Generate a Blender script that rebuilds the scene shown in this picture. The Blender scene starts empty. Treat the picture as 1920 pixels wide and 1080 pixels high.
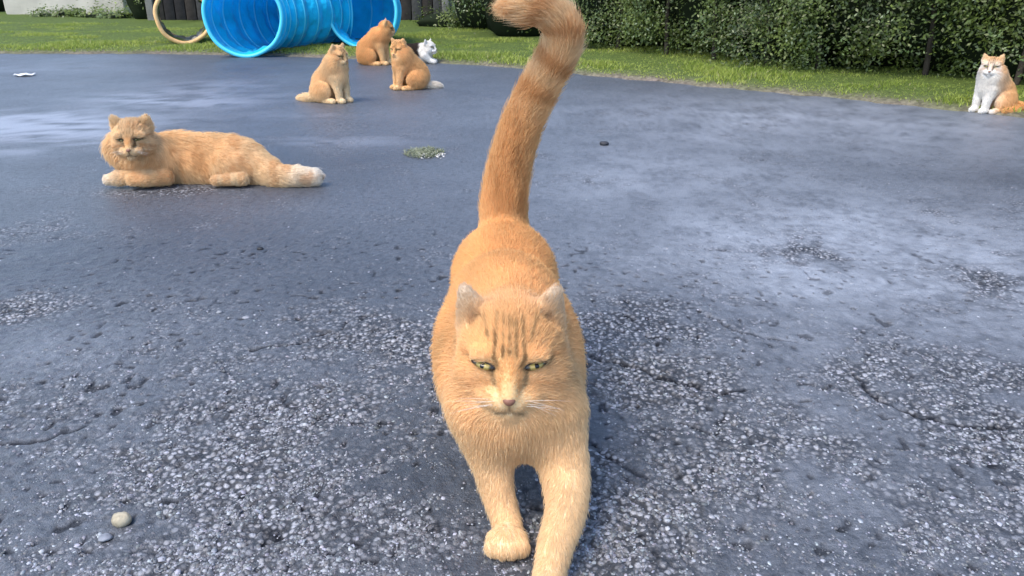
import bpy, math, random
import numpy as np
from mathutils import Vector, Matrix

rng = np.random.default_rng(7)
random.seed(7)
S = bpy.context.scene
COL = S.collection
R = math.radians

# ------------------------------------------------------------------ camera
CAM_H, PITCH, FPX = 0.75, R(21.8), 1500.0
cd = bpy.data.cameras.new('camera'); cam = bpy.data.objects.new('camera', cd); COL.objects.link(cam)
cam.location = (0, 0, CAM_H); cam.rotation_euler = (R(90) - PITCH, 0, 0)
cd.sensor_width = 36; cd.lens = FPX / 1920 * 36; cd.clip_start = 0.02; cd.clip_end = 2000
S.camera = cam
# ------------------------------------------------------------------ sky, sun, exposure
SUN_EL, SUN_AZ = R(58), R(-130)        # azimuth from +Y (view direction), positive to the right
w = bpy.data.worlds.new('World'); S.world = w; w.use_nodes = True
nt = w.node_tree; nt.nodes.clear()
sky = nt.nodes.new('ShaderNodeTexSky'); sky.sky_type = 'NISHITA'; sky.sun_disc = False
sky.sun_elevation = SUN_EL; sky.sun_rotation = SUN_AZ
sky.air_density = 1.0; sky.dust_density = 1.2; sky.ozone_density = 1.2
bg = nt.nodes.new('ShaderNodeBackground'); bg.inputs[1].default_value = 0.15
wo = nt.nodes.new('ShaderNodeOutputWorld')
nt.links.new(sky.outputs[0], bg.inputs[0]); nt.links.new(bg.outputs[0], wo.inputs[0])
sl = bpy.data.lights.new('sun', 'SUN'); sun = bpy.data.objects.new('sun', sl); COL.objects.link(sun)
sl.energy = 1.4; sl.angle = R(28); sl.color = (1.0, 0.88, 0.72)
sd = Vector((math.sin(SUN_AZ) * math.cos(SUN_EL), math.cos(SUN_AZ) * math.cos(SUN_EL), math.sin(SUN_EL)))
sun.rotation_euler = sd.to_track_quat('Z', 'Y').to_euler()
S.view_settings.view_transform = 'Standard'; S.view_settings.look = 'None'
S.view_settings.gamma = 1; S.view_settings.use_curve_mapping = False
S.view_settings.exposure = 1.4
S.render.engine = 'CYCLES'
try: S.cycles.use_denoising = True
except Exception: pass
S.cycles.max_bounces = 8; S.cycles.transparent_max_bounces = 8

# ------------------------------------------------------------------ pixel helpers (photo pixels, 1920x1080)
def ray(px, py):
    x, y = (px - 960) / FPX, (540 - py) / FPX
    c, s = math.cos(PITCH), math.sin(PITCH)
    return np.array([x, c + y * s, y * c - s])
def gp(px, py, z=0.0):
    d = ray(px, py); t = (z - CAM_H) / d[2]; return np.array([0, 0, CAM_H]) + d * t
def at(px, py, Y):
    d = ray(px, py); t = Y / d[1]; return np.array([0, 0, CAM_H]) + d * t

# ------------------------------------------------------------------ object helpers
def tag(o, label=None, cat=None, group=None, kind=None):
    if label: o['label'] = label
    if cat: o['category'] = cat
    if group: o['group'] = group
    if kind: o['kind'] = kind
    return o
def empty(name, loc, label=None, cat=None, group=None):
    o = bpy.data.objects.new(name, None); COL.objects.link(o); o.location = tuple(loc); o.empty_display_size = .1
    return tag(o, label, cat, group)
def npmesh(name, V, F, mat=None, parent=None, smooth=False, attrs=None):
    """V (n,3); F (m,k) array of equal-size polygons, or a list of tuples"""
    me = bpy.data.meshes.new(name)
    V = np.asarray(V, dtype=np.float32)
    if isinstance(F, np.ndarray):
        m, k = F.shape
        me.vertices.add(len(V)); me.vertices.foreach_set('co', V.ravel())
        me.loops.add(m * k); me.loops.foreach_set('vertex_index', F.astype(np.int32).ravel())
        me.polygons.add(m); me.polygons.foreach_set('loop_start', np.arange(0, m * k, k, dtype=np.int32))
        me.polygons.foreach_set('loop_total', np.full(m, k, dtype=np.int32))
        me.update(calc_edges=True)
    else:
        me.from_pydata([tuple(v) for v in V.tolist()], [], F); me.update()
    if smooth: me.polygons.foreach_set('use_smooth', np.ones(len(me.polygons), dtype=bool))
    for an, av in (attrs or {}).items():
        av = np.asarray(av, dtype=np.float32)
        if av.ndim == 1:
            a = me.attributes.new(an, 'FLOAT', 'POINT'); a.data.foreach_set('value', av)
        else:
            a = me.attributes.new(an, 'FLOAT_COLOR', 'POINT')
            a.data.foreach_set('color', np.c_[av, np.ones(len(av))].astype(np.float32).ravel())
    o = bpy.data.objects.new(name, me); COL.objects.link(o)
    if mat: me.materials.append(mat)
    if parent: o.parent = parent
    return o
def box(c, s, rz=0.0):
    """8 corners, 6 quads"""
    v = np.array([[x, y, z] for x in (-.5, .5) for y in (-.5, .5) for z in (-.5, .5)]) * np.array(s)
    cz, sz = math.cos(rz), math.sin(rz)
    v = v @ np.array([[cz, sz, 0], [-sz, cz, 0], [0, 0, 1]]) + np.array(c)
    f = np.array([[0, 1, 3, 2], [4, 6, 7, 5], [0, 4, 5, 1], [2, 3, 7, 6], [0, 2, 6, 4], [1, 5, 7, 3]])
    return v, f
def bevel(o, wd=.006, seg=2):
    m = o.modifiers.new('bevel', 'BEVEL'); m.width = wd; m.segments = seg; m.limit_method = 'ANGLE'; return o
def join(parts):
    vs, fs, n = [], [], 0
    for v, f in parts:
        vs.append(v); fs.append(f + n); n += len(v)
    return np.concatenate(vs), np.concatenate(fs)

# ------------------------------------------------------------------ numpy noise
_tab = np.random.default_rng(3).random(65536).astype(np.float32)
def _h(i, j, k):
    return _tab[((i * 73856093) ^ (j * 19349663) ^ (k * 83492791)) & 65535]
def vnoise(P, sc=1.0, seed=0):
    P = np.asarray(P, dtype=np.float64) * sc + seed * 17.31
    I = np.floor(P).astype(np.int64); f = P - I; f = f * f * (3 - 2 * f)
    i, j, k = I[..., 0], I[..., 1], I[..., 2]; x, y, z = f[..., 0], f[..., 1], f[..., 2]
    r = 0
    for a in (0, 1):
        for b in (0, 1):
            for c in (0, 1):
                r = r + _h(i + a, j + b, k + c) * (x if a else 1 - x) * (y if b else 1 - y) * (z if c else 1 - z)
    return r
def fbm(P, sc=1.0, octv=4, seed=0):
    r = 0; a = .5; t = 0
    for o in range(octv):
        r = r + a * vnoise(P, sc * 2 ** o, seed + o); t += a; a *= .5
    return r / t
def nrm(v): return v / np.maximum(np.linalg.norm(v, axis=-1, keepdims=True), 1e-9)
def sstep(a, b, x):
    t = np.clip((x - a) / (b - a), 0, 1); return t * t * (3 - 2 * t)

# ------------------------------------------------------------------ materials
def mat(name, base=(.5, .5, .5), rough=.6, spec=.5, attr=None, noise=None, bump=None, coat=0, metal=0, trans=0, sheen=0):
    """base colour x optional colour attribute x optional noise variation (scale, amount); bump (scale, distance)"""
    m = bpy.data.materials.new(name); m.use_nodes = True; t = m.node_tree; b = t.nodes['Principled BSDF']
    b.inputs['Base Color'].default_value = (*base, 1); b.inputs['Roughness'].default_value = rough
    b.inputs['Specular IOR Level'].default_value = spec; b.inputs['Coat Weight'].default_value = coat
    b.inputs['Metallic'].default_value = metal
    if sheen: b.inputs['Sheen Weight'].default_value = sheen
    src = None
    if attr:
        a = t.nodes.new('ShaderNodeAttribute'); a.attribute_name = attr; src = a.outputs['Color']
    co = t.nodes.new('ShaderNodeTexCoord')
    if noise:
        n = t.nodes.new('ShaderNodeTexNoise'); n.inputs['Scale'].default_value = noise[0]; n.inputs['Detail'].default_value = 6
        t.links.new(co.outputs['Object'], n.inputs['Vector'])
        r = t.nodes.new('ShaderNodeMapRange'); r.inputs['From Min'].default_value = .3; r.inputs['From Max'].default_value = .7
        r.inputs['To Min'].default_value = 1 - noise[1]; r.inputs['To Max'].default_value = 1 + noise[1] * .6
        t.links.new(n.outputs['Fac'], r.inputs['Value'])
        mx = t.nodes.new('ShaderNodeVectorMath'); mx.operation = 'SCALE'
        if src: t.links.new(src, mx.inputs[0])
        else: mx.inputs[0].default_value = base
        t.links.new(r.outputs['Result'], mx.inputs['Scale']); src = mx.outputs[0]
    if src: t.links.new(src, b.inputs['Base Color'])
    if bump:
        n = t.nodes.new('ShaderNodeTexNoise'); n.inputs['Scale'].default_value = bump[0]; n.inputs['Detail'].default_value = 5
        t.links.new(co.outputs['Object'], n.inputs['Vector'])
        bp = t.nodes.new('ShaderNodeBump'); bp.inputs['Strength'].default_value = 1; bp.inputs['Distance'].default_value = bump[1]
        t.links.new(n.outputs['Fac'], bp.inputs['Height']); t.links.new(bp.outputs[0], b.inputs['Normal'])
    if trans:
        tr = t.nodes.new('ShaderNodeBsdfTranslucent'); mi = t.nodes.new('ShaderNodeMixShader'); mi.inputs[0].default_value = trans
        if src: t.links.new(src, tr.inputs[0])
        else: tr.inputs[0].default_value = (*base, 1)
        t.links.new(b.outputs[0], mi.inputs[1]); t.links.new(tr.outputs[0], mi.inputs[2])
        t.links.new(mi.outputs[0], t.nodes['Material Output'].inputs[0])
    return m

# ================================================================== GROUND
# --- edge of the asphalt (photo pixels -> ground)
edge_px = [(-900, 96), (-400, 98), (0, 100), (300, 101), (560, 105), (700, 112), (820, 117), (960, 127), (1090, 139), (1200, 150), (1300, 160),
           (1400, 169), (1500, 177), (1600, 186), (1700, 196), (1800, 207), (1920, 221), (2100, 246), (2400, 300)]
EDGE = np.array([gp(*p)[:2] for p in edge_px])
EDGE[0] = (-30, 9.6); EDGE[1] = (-10, 8.6)
EDGE = np.vstack([EDGE, [[4.2, -1.0], [5.5, -12]]])

def axis(lo, hi, f0, f1, st, g=1.06):
    a = list(np.arange(f0, f1, st)); s = st; x = f1
    while x < hi: a.append(x); s *= g; x += s
    a.append(hi); s = st; x = f0 - st; left = []
    while x > lo: left.append(x); s *= g; x -= s
    left.append(lo); return np.array(left[::-1] + a)
gx = axis(-30, 12, -1.0, 1.05, .0048, 1.035); gy = axis(-20, 12, .74, 2.1, .0048, 1.025)
GX, GY = np.meshgrid(gx, gy); GP = np.stack([GX, GY, np.zeros_like(GX)], -1).reshape(-1, 3)

def to_px(P):
    """ground points -> photo pixels, used once to lay the wear map out where the photo shows it"""
    c, s = math.cos(PITCH), math.sin(PITCH)
    dz = P[:, 2] - CAM_H; dep = np.maximum(P[:, 1] * c - dz * s, .05)
    up = P[:, 1] * s + dz * c
    return 960 + P[:, 0] / dep * FPX, 540 - up / dep * FPX
def blobs(P, L):
    """soft ellipses on the ground; each given by centre and radii read off the photo"""
    r = np.zeros(len(P))
    for (cx, cy, rx, ry, v) in L:
        c = gp(cx, cy); ex = gp(cx + rx, cy)[0] - c[0]; ey = (gp(cx, max(cy - ry, 5))[1] - gp(cx, cy + ry)[1]) / 2
        q = ((P[:, 0] - c[0]) / ex) ** 2 + ((P[:, 1] - c[1]) / ey) ** 2
        r = np.maximum(r, v * np.exp(-q * .9)) if v > 0 else r + v * np.exp(-q * .9)
    return r
WORN = [(760, 640, 230, 60, 1), (560, 760, 260, 80, 1), (420, 880, 260, 110, 1), (560, 1000, 330, 120, .95), (250, 1060, 260, 90, .8), (930, 600, 200, 50, .9),
        (1180, 610, 170, 60, 1), (1230, 720, 190, 90, .95), (1300, 850, 220, 90, .8), (1180, 980, 200, 110, .85), (1400, 960, 150, 80, .45),
        (1760, 700, 190, 70, 1), (1850, 820, 200, 120, 1), (1800, 960, 170, 120, .85), (1640, 640, 110, 45, .7), (1830, 520, 120, 45, .6), (1600, 860, 120, 70, .6),
        (20, 440, 90, 30, .8), (20, 580, 80, 35, .8), (60, 750, 160, 45, .6), (300, 680, 240, 50, .45), (300, 360, 120, 14, .6), (1500, 470, 200, 25, .35), (120, 850, 160, 40, .4)]
def worn_map(P):
    m = blobs(P, WORN)
    n = fbm(P, 5.5, 4, 1); n2 = fbm(P, 26, 3, 5)
    return np.clip(sstep(.28, 1.0, m * .66 + (n - .5) * 1.0 + (n2 - .5) * .8 + .30), 0, 1)
WM = worn_map(GP)
STREAK = [(60, 235, 220, 26, 1.3), (330, 185, 150, 18, .9), (180, 262, 170, 14, .9), (20, 285, 90, 14, .6), (640, 265, 140, 10, .35), (560, 215, 100, 8, .4), (400, 160, 120, 10, .35), (60, 128, 120, 8, .3)]
SM = np.clip(blobs(GP, STREAK) * (.2 + 1.1 * fbm(GP * np.array([1, 2.2, 1]), 2.2, 4, 9)) * sstep(.30, .62, fbm(GP * np.array([1, 2., 1]), 7, 5, 19)) * 1.5, 0, 1)
SHADE_DARK = np.clip(blobs(GP, [(700, 920, 260, 190, .9), (900, 1020, 200, 120, .8), (300, 470, 500, 70, .55), (480, 300, 330, 50, .5), (650, 540, 260, 60, .5)]) , 0, 1)  # walking cat's shadow painted into the asphalt colour, plus darker areas further back
SKY_SHEEN = sstep(.05, .70, .5 * fbm(GP, 9, 5, 29) + .5 * fbm(GP, 45, 3, 39)) * np.clip(blobs(GP, [(1640, 460, 480, 140, 1.15), (1300, 340, 340, 90, .75), (1500, 230, 480, 60, .85), (1180, 480, 160, 60, .5), (1540, 640, 160, 90, .6), (1480, 760, 120, 70, .45), (1500, 900, 220, 90, .3), (1830, 600, 200, 90, .5), (60, 660, 180, 50, .25)]) * (.45 + 1.0 * fbm(GP, 3.5, 4, 15)), 0, 1)  # sky sheen on the right-hand asphalt, painted as a paler base colour
# crack lines
def segdist(P, pts):
    d = np.full(len(P), 9.0)
    for a, b in zip(pts[:-1], pts[1:]):
        ab = b - a; t = np.clip(((P[:, :2] - a) @ ab) / (ab @ ab), 0, 1)
        d = np.minimum(d, np.linalg.norm(P[:, :2] - a - t[:, None] * ab, axis=1))
    return d
CR = [[(1106, 664), (1150, 674), (1190, 684), (1240, 706), (1290, 716), (1340, 732), (1400, 732)], [(1600, 700), (1640, 742), (1700, 770), (1790, 790), (1900, 800)],
      [(1085, 800), (1130, 850), (1210, 890)], [(620, 620), (560, 640), (470, 655)], [(1330, 590), (1390, 625), (1500, 640)], [(0, 835), (90, 820), (160, 800)], [(1280, 790), (1340, 815), (1350, 770)]]
wob = np.stack([vnoise(GP, 40, 11) - .5, vnoise(GP, 40, 12) - .5, np.zeros(len(GP))], -1) * .025
cd_ = np.full(len(GP), 9.0); near = (np.abs(GP[:, 0]) < 1.6) & (GP[:, 1] > .6) & (GP[:, 1] < 2.4)
for i, c in enumerate(CR):
    pts = np.array([gp(*p)[:2] for p in c]); cd_[near] = np.minimum(cd_[near], segdist((GP + wob)[near], pts) + (0 if i < 2 else .0015))
CK = np.exp(-(cd_ / .0065) ** 2)
relief = (vnoise(GP, 130, 2) - .5) * .0055 + (vnoise(GP, 70, 3) - .5) * .005
ridge = 1 - np.abs(vnoise(GP * np.array([1, 1.5, 1]), 60, 21) * 2 - 1)
NEAR = sstep(3.0, 1.9, GP[:, 1]) * sstep(2.2, 1.3, np.abs(GP[:, 0]))
pit = sstep(.68, .84, vnoise(GP, 62, 31)) * sstep(.2, .5, vnoise(GP, 8, 33)) * NEAR
Hh = (fbm(GP, 1.3, 3, 4) - .5) * .010 + WM * relief * 1.25 + (1 - WM) * ((vnoise(GP, 80, 6) - .5) * .0034 + (fbm(GP, 28, 2, 16) - .5) * .0050 + (ridge - .5) * .0010) - WM * .0015 - CK * .005 - pit * .0040
fade = .12 + .88 * NEAR
GPz = GP.copy(); GPz[:, 2] = Hh * fade
nx_, ny_ = len(gx), len(gy)
ii = (np.arange(ny_ - 1)[:, None] * nx_ + np.arange(nx_ - 1)[None, :]).ravel()
GF = np.stack([ii, ii + 1, ii + nx_ + 1, ii + nx_], -1)

def asphalt_material():
    m = bpy.data.materials.new('asphalt'); m.use_nodes = True; t = m.node_tree; L = t.links; N = t.nodes; b = N['Principled BSDF']
    def A(n):
        a = N.new('ShaderNodeAttribute'); a.attribute_name = n; return a.outputs['Fac']
    def noise(sc, det=4, rough=.55):
        n = N.new('ShaderNodeTexNoise'); n.inputs['Scale'].default_value = sc; n.inputs['Detail'].default_value = det; n.inputs['Roughness'].default_value = rough
        L.new(co.outputs['Object'], n.inputs['Vector']); return n.outputs['Fac']
    def ramp(x, a, b_, lo=0., hi=1.):
        r = N.new('ShaderNodeMapRange'); r.inputs['From Min'].default_value = a; r.inputs['From Max'].default_value = b_
        r.inputs['To Min'].default_value = lo; r.inputs['To Max'].default_value = hi; L.new(x, r.inputs['Value']); return r.outputs['Result']
    def mix(f, a, b_):
        x = N.new('ShaderNodeMix'); x.data_type = 'RGBA'
        if isinstance(f, float): x.inputs[0].default_value = f
        else: L.new(f, x.inputs[0])
        for s, i in ((a, 6), (b_, 7)):
            if isinstance(s, tuple): x.inputs[i].default_value = (*s, 1)
            else: L.new(s, x.inputs[i])
        return x.outputs[2]
    def ma(op, a, b_):
        x = N.new('ShaderNodeMath'); x.operation = op
        for s, i in ((a, 0), (b_, 1)):
            if isinstance(s, (int, float)): x.inputs[i].default_value = s
            else: L.new(s, x.inputs[i])
        return x.outputs[0]
    co = N.new('ShaderNodeTexCoord')
    worn, streak, shade_dark, crack = A('worn'), A('streak'), A('shade_dark'), A('crack')
    vo = N.new('ShaderNodeTexVoronoi'); vo.inputs['Scale'].default_value = 105; L.new(co.outputs['Object'], vo.inputs['Vector'])
    vo2 = N.new('ShaderNodeTexVoronoi'); vo2.inputs['Scale'].default_value = 230; L.new(co.outputs['Object'], vo2.inputs['Vector'])
    sealed = mix(ramp(noise(2.2, 6), .3, .7), (.050, .056, .068), (.086, .096, .114))
    sealed = mix(ramp(noise(230, 4, .7), .50, .70, 0, .7), sealed, (.14, .155, .19))
    sealed = mix(ramp(noise(38, 5, .65), .52, .70, 0, .6), sealed, (.13, .145, .175))
    sealed = mix(ramp(noise(55, 5, .6), .50, .36, 0, .75), sealed, (.022, .026, .034))
    sealed = mix(A('sky_sheen'), sealed, (.27, .295, .34))
    sealed = mix(shade_dark, sealed, (.030, .036, .048))
    sealed = mix(streak, sealed, (.24, .265, .32))
    sep = N.new('ShaderNodeSeparateColor'); L.new(vo.outputs['Color'], sep.inputs[0])
    sep2 = N.new('ShaderNodeSeparateColor'); L.new(vo2.outputs['Color'], sep2.inputs[0])
    agg = mix(ramp(sep.outputs[0], .35, 1.0), (.07, .074, .086), (.42, .43, .47))
    agg = mix(ramp(sep2.outputs[1], .6, 1.0, 0, .7), agg, (.30, .29, .29))
    agg = mix(ramp(vo.outputs['Distance'], .32, .62), agg, (.022, .024, .03))
    col = mix(worn, sealed, agg)
    col = mix(ramp(A("pit"), .2, .9, 0, .6), col, (.014, .016, .02))
    col = mix(ramp(crack, .25, .9, 0, .72), col, (.008, .009, .012))
    L.new(col, b.inputs['Base Color'])
    rr = mix(worn, (.42, .42, .42), (.55, .55, .55)); rr = mix(ramp(noise(7, 5), .35, .7, 0, .6), rr, (.5, .5, .5)); L.new(ramp(ma('MAXIMUM', crack, A('pit')), .1, .8, .62, .05), b.inputs['Specular IOR Level']); L.new(rr, b.inputs['Roughness'])
    h = ma('ADD', ma('MULTIPLY', noise(420, 3), .0011), ma('MULTIPLY', noise(110, 5, .7), .0042))
    h = ma('ADD', h, ma('MULTIPLY', ma('MULTIPLY', ma('SUBTRACT', .5, vo.outputs['Distance']), worn), .0035))
    h = ma('ADD', h, ma('MULTIPLY', noise(22, 4), .002))
    bp = N.new('ShaderNodeBump'); bp.inputs['Strength'].default_value = 1; bp.inputs['Distance'].default_value = 1
    L.new(h, bp.inputs['Height']); L.new(bp.outputs[0], b.inputs['Normal'])
    return m
tag(npmesh('asphalt', GPz, GF, asphalt_material(), smooth=True, attrs={'worn': WM, 'streak': SM, 'shade_dark': SHADE_DARK, 'pit': pit, 'sky_sheen': SKY_SHEEN, 'crack': CK}),
    'worn dark blue grey asphalt with rough patches', kind='structure')
# terrain far below and beyond
tx = np.array([-600, -60, -30, 12, 60, 600.]); ty = np.array([-600, -60, -20, 12, 60, 900.])
TV = np.array([[x, y, -.06] for y in ty for x in tx]); TF = np.array([[j * 6 + i, j * 6 + i + 1, j * 6 + i + 7, j * 6 + i + 6] for j in range(5) for i in range(5)])
M_soil = mat('meadow', (.07, .11, .03), .9, .2, noise=(3, .4))
tag(npmesh('terrain', TV, TF, M_soil), 'green meadow reaching the horizon', kind='structure')

# --- loose gravel stones on the worn patches
def height_at(P):
    ix = np.clip(np.searchsorted(gx, P[:, 0]) - 1, 0, nx_ - 2); iy = np.clip(np.searchsorted(gy, P[:, 1]) - 1, 0, ny_ - 2)
    return GPz[iy * nx_ + ix, 2]
def rocks(P, size, seed=0, flat=.6):
    """irregular stones with an open underside, bedded in the ground"""
    g = np.random.default_rng(seed)
    bv = [(math.cos(a), math.sin(a), -.45) for a in np.arange(5) * 1.2566] + [(.74 * math.cos(a + .4), .74 * math.sin(a + .4), .42) for a in np.arange(5) * 1.2566] + [(.0, .0, .72)]
    bv = np.array(bv); f = []
    for m in range(5):
        q = (m + 1) % 5; f += [(m, q, 5 + m), (q, 5 + q, 5 + m), (5 + m, 5 + q, 10)]
    f = np.array(f); n = len(P)
    V = bv[None] * (1 + (g.random((n, 11, 1)) - .5) * .55) * size[:, None, None] * (1 + (g.random((n, 1, 3)) - .5) * .7)
    V[:, :, 2] *= flat
    th = g.random(n) * 6.28; ct, st = np.cos(th)[:, None], np.sin(th)[:, None]
    x = V[:, :, 0] * ct - V[:, :, 1] * st; y = V[:, :, 0] * st + V[:, :, 1] * ct
    tl = (g.random((n, 1)) - .5) * .8; z = V[:, :, 2] + x * tl
    V = np.stack([x, y, z], -1) + P[:, None, :]
    return V.reshape(-1, 3), (f[None] + (np.arange(n) * 11)[:, None, None]).reshape(-1, 3)
n0 = 420000
PX, PY = rng.uniform(-520, 2440, n0), 1150 - 900 * rng.random(n0) ** 1.6
d_ = np.stack([(PX - 960) / FPX, math.cos(PITCH) + (540 - PY) / FPX * math.sin(PITCH), (540 - PY) / FPX * math.cos(PITCH) - math.sin(PITCH)], -1)
SP = d_ * (-CAM_H / d_[:, 2])[:, None] + np.array([0, 0, CAM_H]); SP[:, 2] = 0
SP = SP[(np.abs(SP[:, 0]) < 3.2) & (SP[:, 1] > .745) & (SP[:, 1] < 4.2)]
SP = np.vstack([SP, np.c_[rng.uniform(-1.7, 1.7, 60000), rng.uniform(-.1, .745, 60000), np.zeros(60000)]])
wv = worn_map(SP); ckd = np.min([segdist(SP, np.array([gp(*p)[:2] for p in c])) for c in CR[:3]], 0)
keep = (ckd > .009) & (rng.random(len(SP)) < np.clip(wv * .66 + .11, 0, 1) * np.clip(fbm(SP, 26, 2, 44) * 2.6 - .75, .03, 1))
SP = SP[keep]; SP = SP[rng.permutation(len(SP))][:132000]
sz = .0014 + .0034 * rng.random(len(SP)) ** 2.4
SP[:, 2] = height_at(SP) - sz * .22
V, F = rocks(SP, sz, 1, .5)
gcol = (.09 + .32 * rng.random(len(SP)) ** 2.4)[:, None] * np.array([.95, .99, 1.10]) * (1 + (rng.random((len(SP), 3)) - .5) * .10)
M_stone = mat('stone', rough=.55, spec=.5, attr='col', noise=(300, .2))
tag(npmesh('gravel', V, F, M_stone, attrs={'col': np.repeat(gcol, 11, 0)}), 'small grey stones bedded in the worn asphalt', kind='stuff')

def pebble(px, py, s, col, label, cat='pebble', group=None, name='pebble', flat=.8, seed=0):
    c = gp(px, py)
    g = np.random.default_rng(seed + 5)
    u = np.linspace(0, 2 * np.pi, 15)[:-1]; v = np.linspace(.12, np.pi - .12, 8)
    P = np.array([[math.cos(a) * math.sin(b), math.sin(a) * math.sin(b), math.cos(b)] for b in v for a in u])
    nn = fbm(P + seed * 3, 1.6, 3, seed); P = P * (.62 + nn * .8)[:, None]; P[:, 2] *= flat; P[:, 0] *= 1.15
    P *= s
    fs = [(j * 14 + i, j * 14 + (i + 1) % 14, (j + 1) * 14 + (i + 1) % 14, (j + 1) * 14 + i) for j in range(7) for i in range(14)]
    fs += [tuple(range(13, -1, -1)), tuple(7 * 14 + i for i in range(14))]
    fs = [f[::-1] for f in fs]
    o = npmesh(name, P, fs, mat('pebble_' + str(seed), col, .6, .4, noise=(90, .35), bump=(220, .0008)), smooth=True)
    z0 = height_at(c[None])[0]
    o.location = (c[0], c[1], z0 + s * flat * .6); return tag(o, label, cat, group)
pebble(229, 978, .0125, (.40, .35, .25), 'beige rounded pebble on the asphalt at the lower left', seed=1)
pebble(1133, 272, .018, (.03, .032, .04), 'small black stone alone on the smooth asphalt right of the raised tail', flat=.6, seed=2)
pebble(488, 467, .008, (.015, .016, .02), 'tiny black pebble on the asphalt below the lying cat', flat=.6, seed=3)
pebble(412, 586, .007, (.20, .215, .24), 'small pale grey pebble, left one of the pair on smooth asphalt', flat=.45, seed=4)
pebble(462, 596, .008, (.24, .25, .28), 'small pale grey pebble, right one of the pair on smooth asphalt', flat=.45, seed=5)
pebble(196, 1008, .008, (.20, .215, .25), 'bluish grey flat stone beside the beige pebble', flat=.4, seed=6)
pebble(1672, 186, .020, (.6, .6, .6), 'small white stone at the edge of the asphalt near the hedge', seed=7)
pebble(1316, 152, .018, (.55, .52, .46), 'pale stone lying in the grass edge behind the raised tail', seed=8)

# ================================================================== LAWN (a sheet with a soft earthy rim over the asphalt edge)
def resample(E, st):
    out = [E[0]]
    for a, b in zip(E[:-1], E[1:]):
        L_ = np.linalg.norm(b - a); n = max(1, int(L_ / st))
        for i in range(1, n + 1): out.append(a + (b - a) * i / n)
    return np.array(out)
ED = resample(EDGE, .05)
k5 = np.ones(25) / 25
sm = np.stack([np.convolve(np.pad(ED[:, i], 12, mode='edge'), k5, 'valid') for i in (0, 1)], -1); ED = sm
T_ = nrm(np.gradient(ED, axis=0)); NO = np.stack([-T_[:, 1], T_[:, 0]], -1)      # outward normal (away from the lot)
e3 = np.c_[ED, np.zeros(len(ED))]
jit = (fbm(e3, 6, 4, 3) - .5) * .22 + (vnoise(e3, 30, 8) - .5) * .03
offs = [-.02, .0, .04, .12, .3, .7, 1.4, 2.6, 6, 20]
hz = [-.012, .008, .022, .03, .035, .04, .045, .05, .05, .04]
LV = []
for k, (o_, z_) in enumerate(zip(offs, hz)):
    j = jit * (1 if k < 5 else .3); p = ED + NO * (o_ + j)[:, None]
    zz = z_ + (fbm(np.c_[p, np.zeros(len(p))], 3, 3, 2) - .5) * (.02 if k > 1 else .004)
    LV.append(np.c_[p, zz])
ne = len(ED); LV = np.concatenate(LV)
ii = (np.arange(len(offs) - 1)[:, None] * ne + np.arange(ne - 1)[None]).ravel()
LF = np.stack([ii, ii + 1, ii + ne + 1, ii + ne], -1)
rim = np.repeat(np.array([1, 1, .75, .25, .05, 0, 0, 0, 0, 0]), ne) * (.4 + 1.0 * fbm(LV, 5, 3, 12))
lc = np.array([.085, .125, .025])[None] * (1 - rim[:, None]) + np.array([.17, .15, .11])[None] * rim[:, None]
M_lawn = mat('lawn_soil', rough=.9, spec=.2, attr='col', noise=(35, .5), bump=(120, .01))
tag(npmesh('lawn', LV, LF, M_lawn, smooth=True, attrs={'col': lc}), 'green lawn strip along the asphalt edge', kind='structure')

def blades(P, h, wd, col, name, label, m, lean=.5, seed=0, parent=None):
    """grass blades: 5-vertex bent blades at P"""
    g = np.random.default_rng(seed); n = len(P); th = g.random(n) * 6.28
    side = np.stack([np.cos(th), np.sin(th), np.zeros(n)], -1) * (wd / 2)[:, None]
    ph = g.random(n) * 6.28; ln = lean * (.3 + g.random(n))
    ld = np.stack([np.cos(ph) * ln, np.sin(ph) * ln, np.ones(n)], -1)
    mid = P + ld * (h * .55)[:, None]; tip = mid + np.stack([np.cos(ph) * ln * 2, np.sin(ph) * ln * 2, np.ones(n) * .8], -1) * (h * .45)[:, None]
    V = np.stack([P - side, P + side, mid + side * .8, mid - side * .8, tip], 1).reshape(-1, 3)
    b = np.arange(n) * 5
    F = [(x, x + 1, x + 2, x + 3) for x in b.tolist()] + [(x + 3, x + 2, x + 4) for x in b.tolist()]
    Fq = np.concatenate([np.stack([b, b + 1, b + 2], -1), np.stack([b, b + 2, b + 3], -1), np.stack([b + 3, b + 2, b + 4], -1)])
    o = npmesh(name, V, Fq, m, parent, attrs={'col': np.repeat(col, 5, 0)})
    return o
M_grass = mat('grass_blade', rough=.5, spec=.35, attr='col', trans=.35)
# blades between the asphalt edge and the hedge; s along the edge, t outward
ng = 150000
vis = np.where((ED[:, 0] > -7.5) & (ED[:, 0] < 4.2) & (ED[:, 1] > 2.5))[0]
si = rng.choice(vis, ng); tt = rng.random(ng) ** 1.15 * 3.4
GPt = ED[si] + NO[si] * (tt + jit[si] * .6)[:, None] + (rng.random((ng, 2)) - .5) * .06
g3 = np.c_[GPt, np.zeros(ng)]
tuft = fbm(g3, 2.6, 3, 20); tf2 = fbm(g3, 9, 2, 25)
kp = (rng.random(ng) < sstep(0, .12, tt) * .9 + .1) & (tf2 > .28); g3, tuft, tf2, tt = g3[kp], tuft[kp], tf2[kp], tt[kp]; g3[:, 2] = .02
fp = np.array([gp(458, 104)[:2], gp(470, 96)[:2], gp(500, 90)[:2], gp(570, 85)[:2], gp(640, 86)[:2], gp(684, 92)[:2], gp(343, 90)[:2], gp(343, 88)[:2] + (-.1, .3), gp(343, 88)[:2] + (-.2, .6)])
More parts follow.
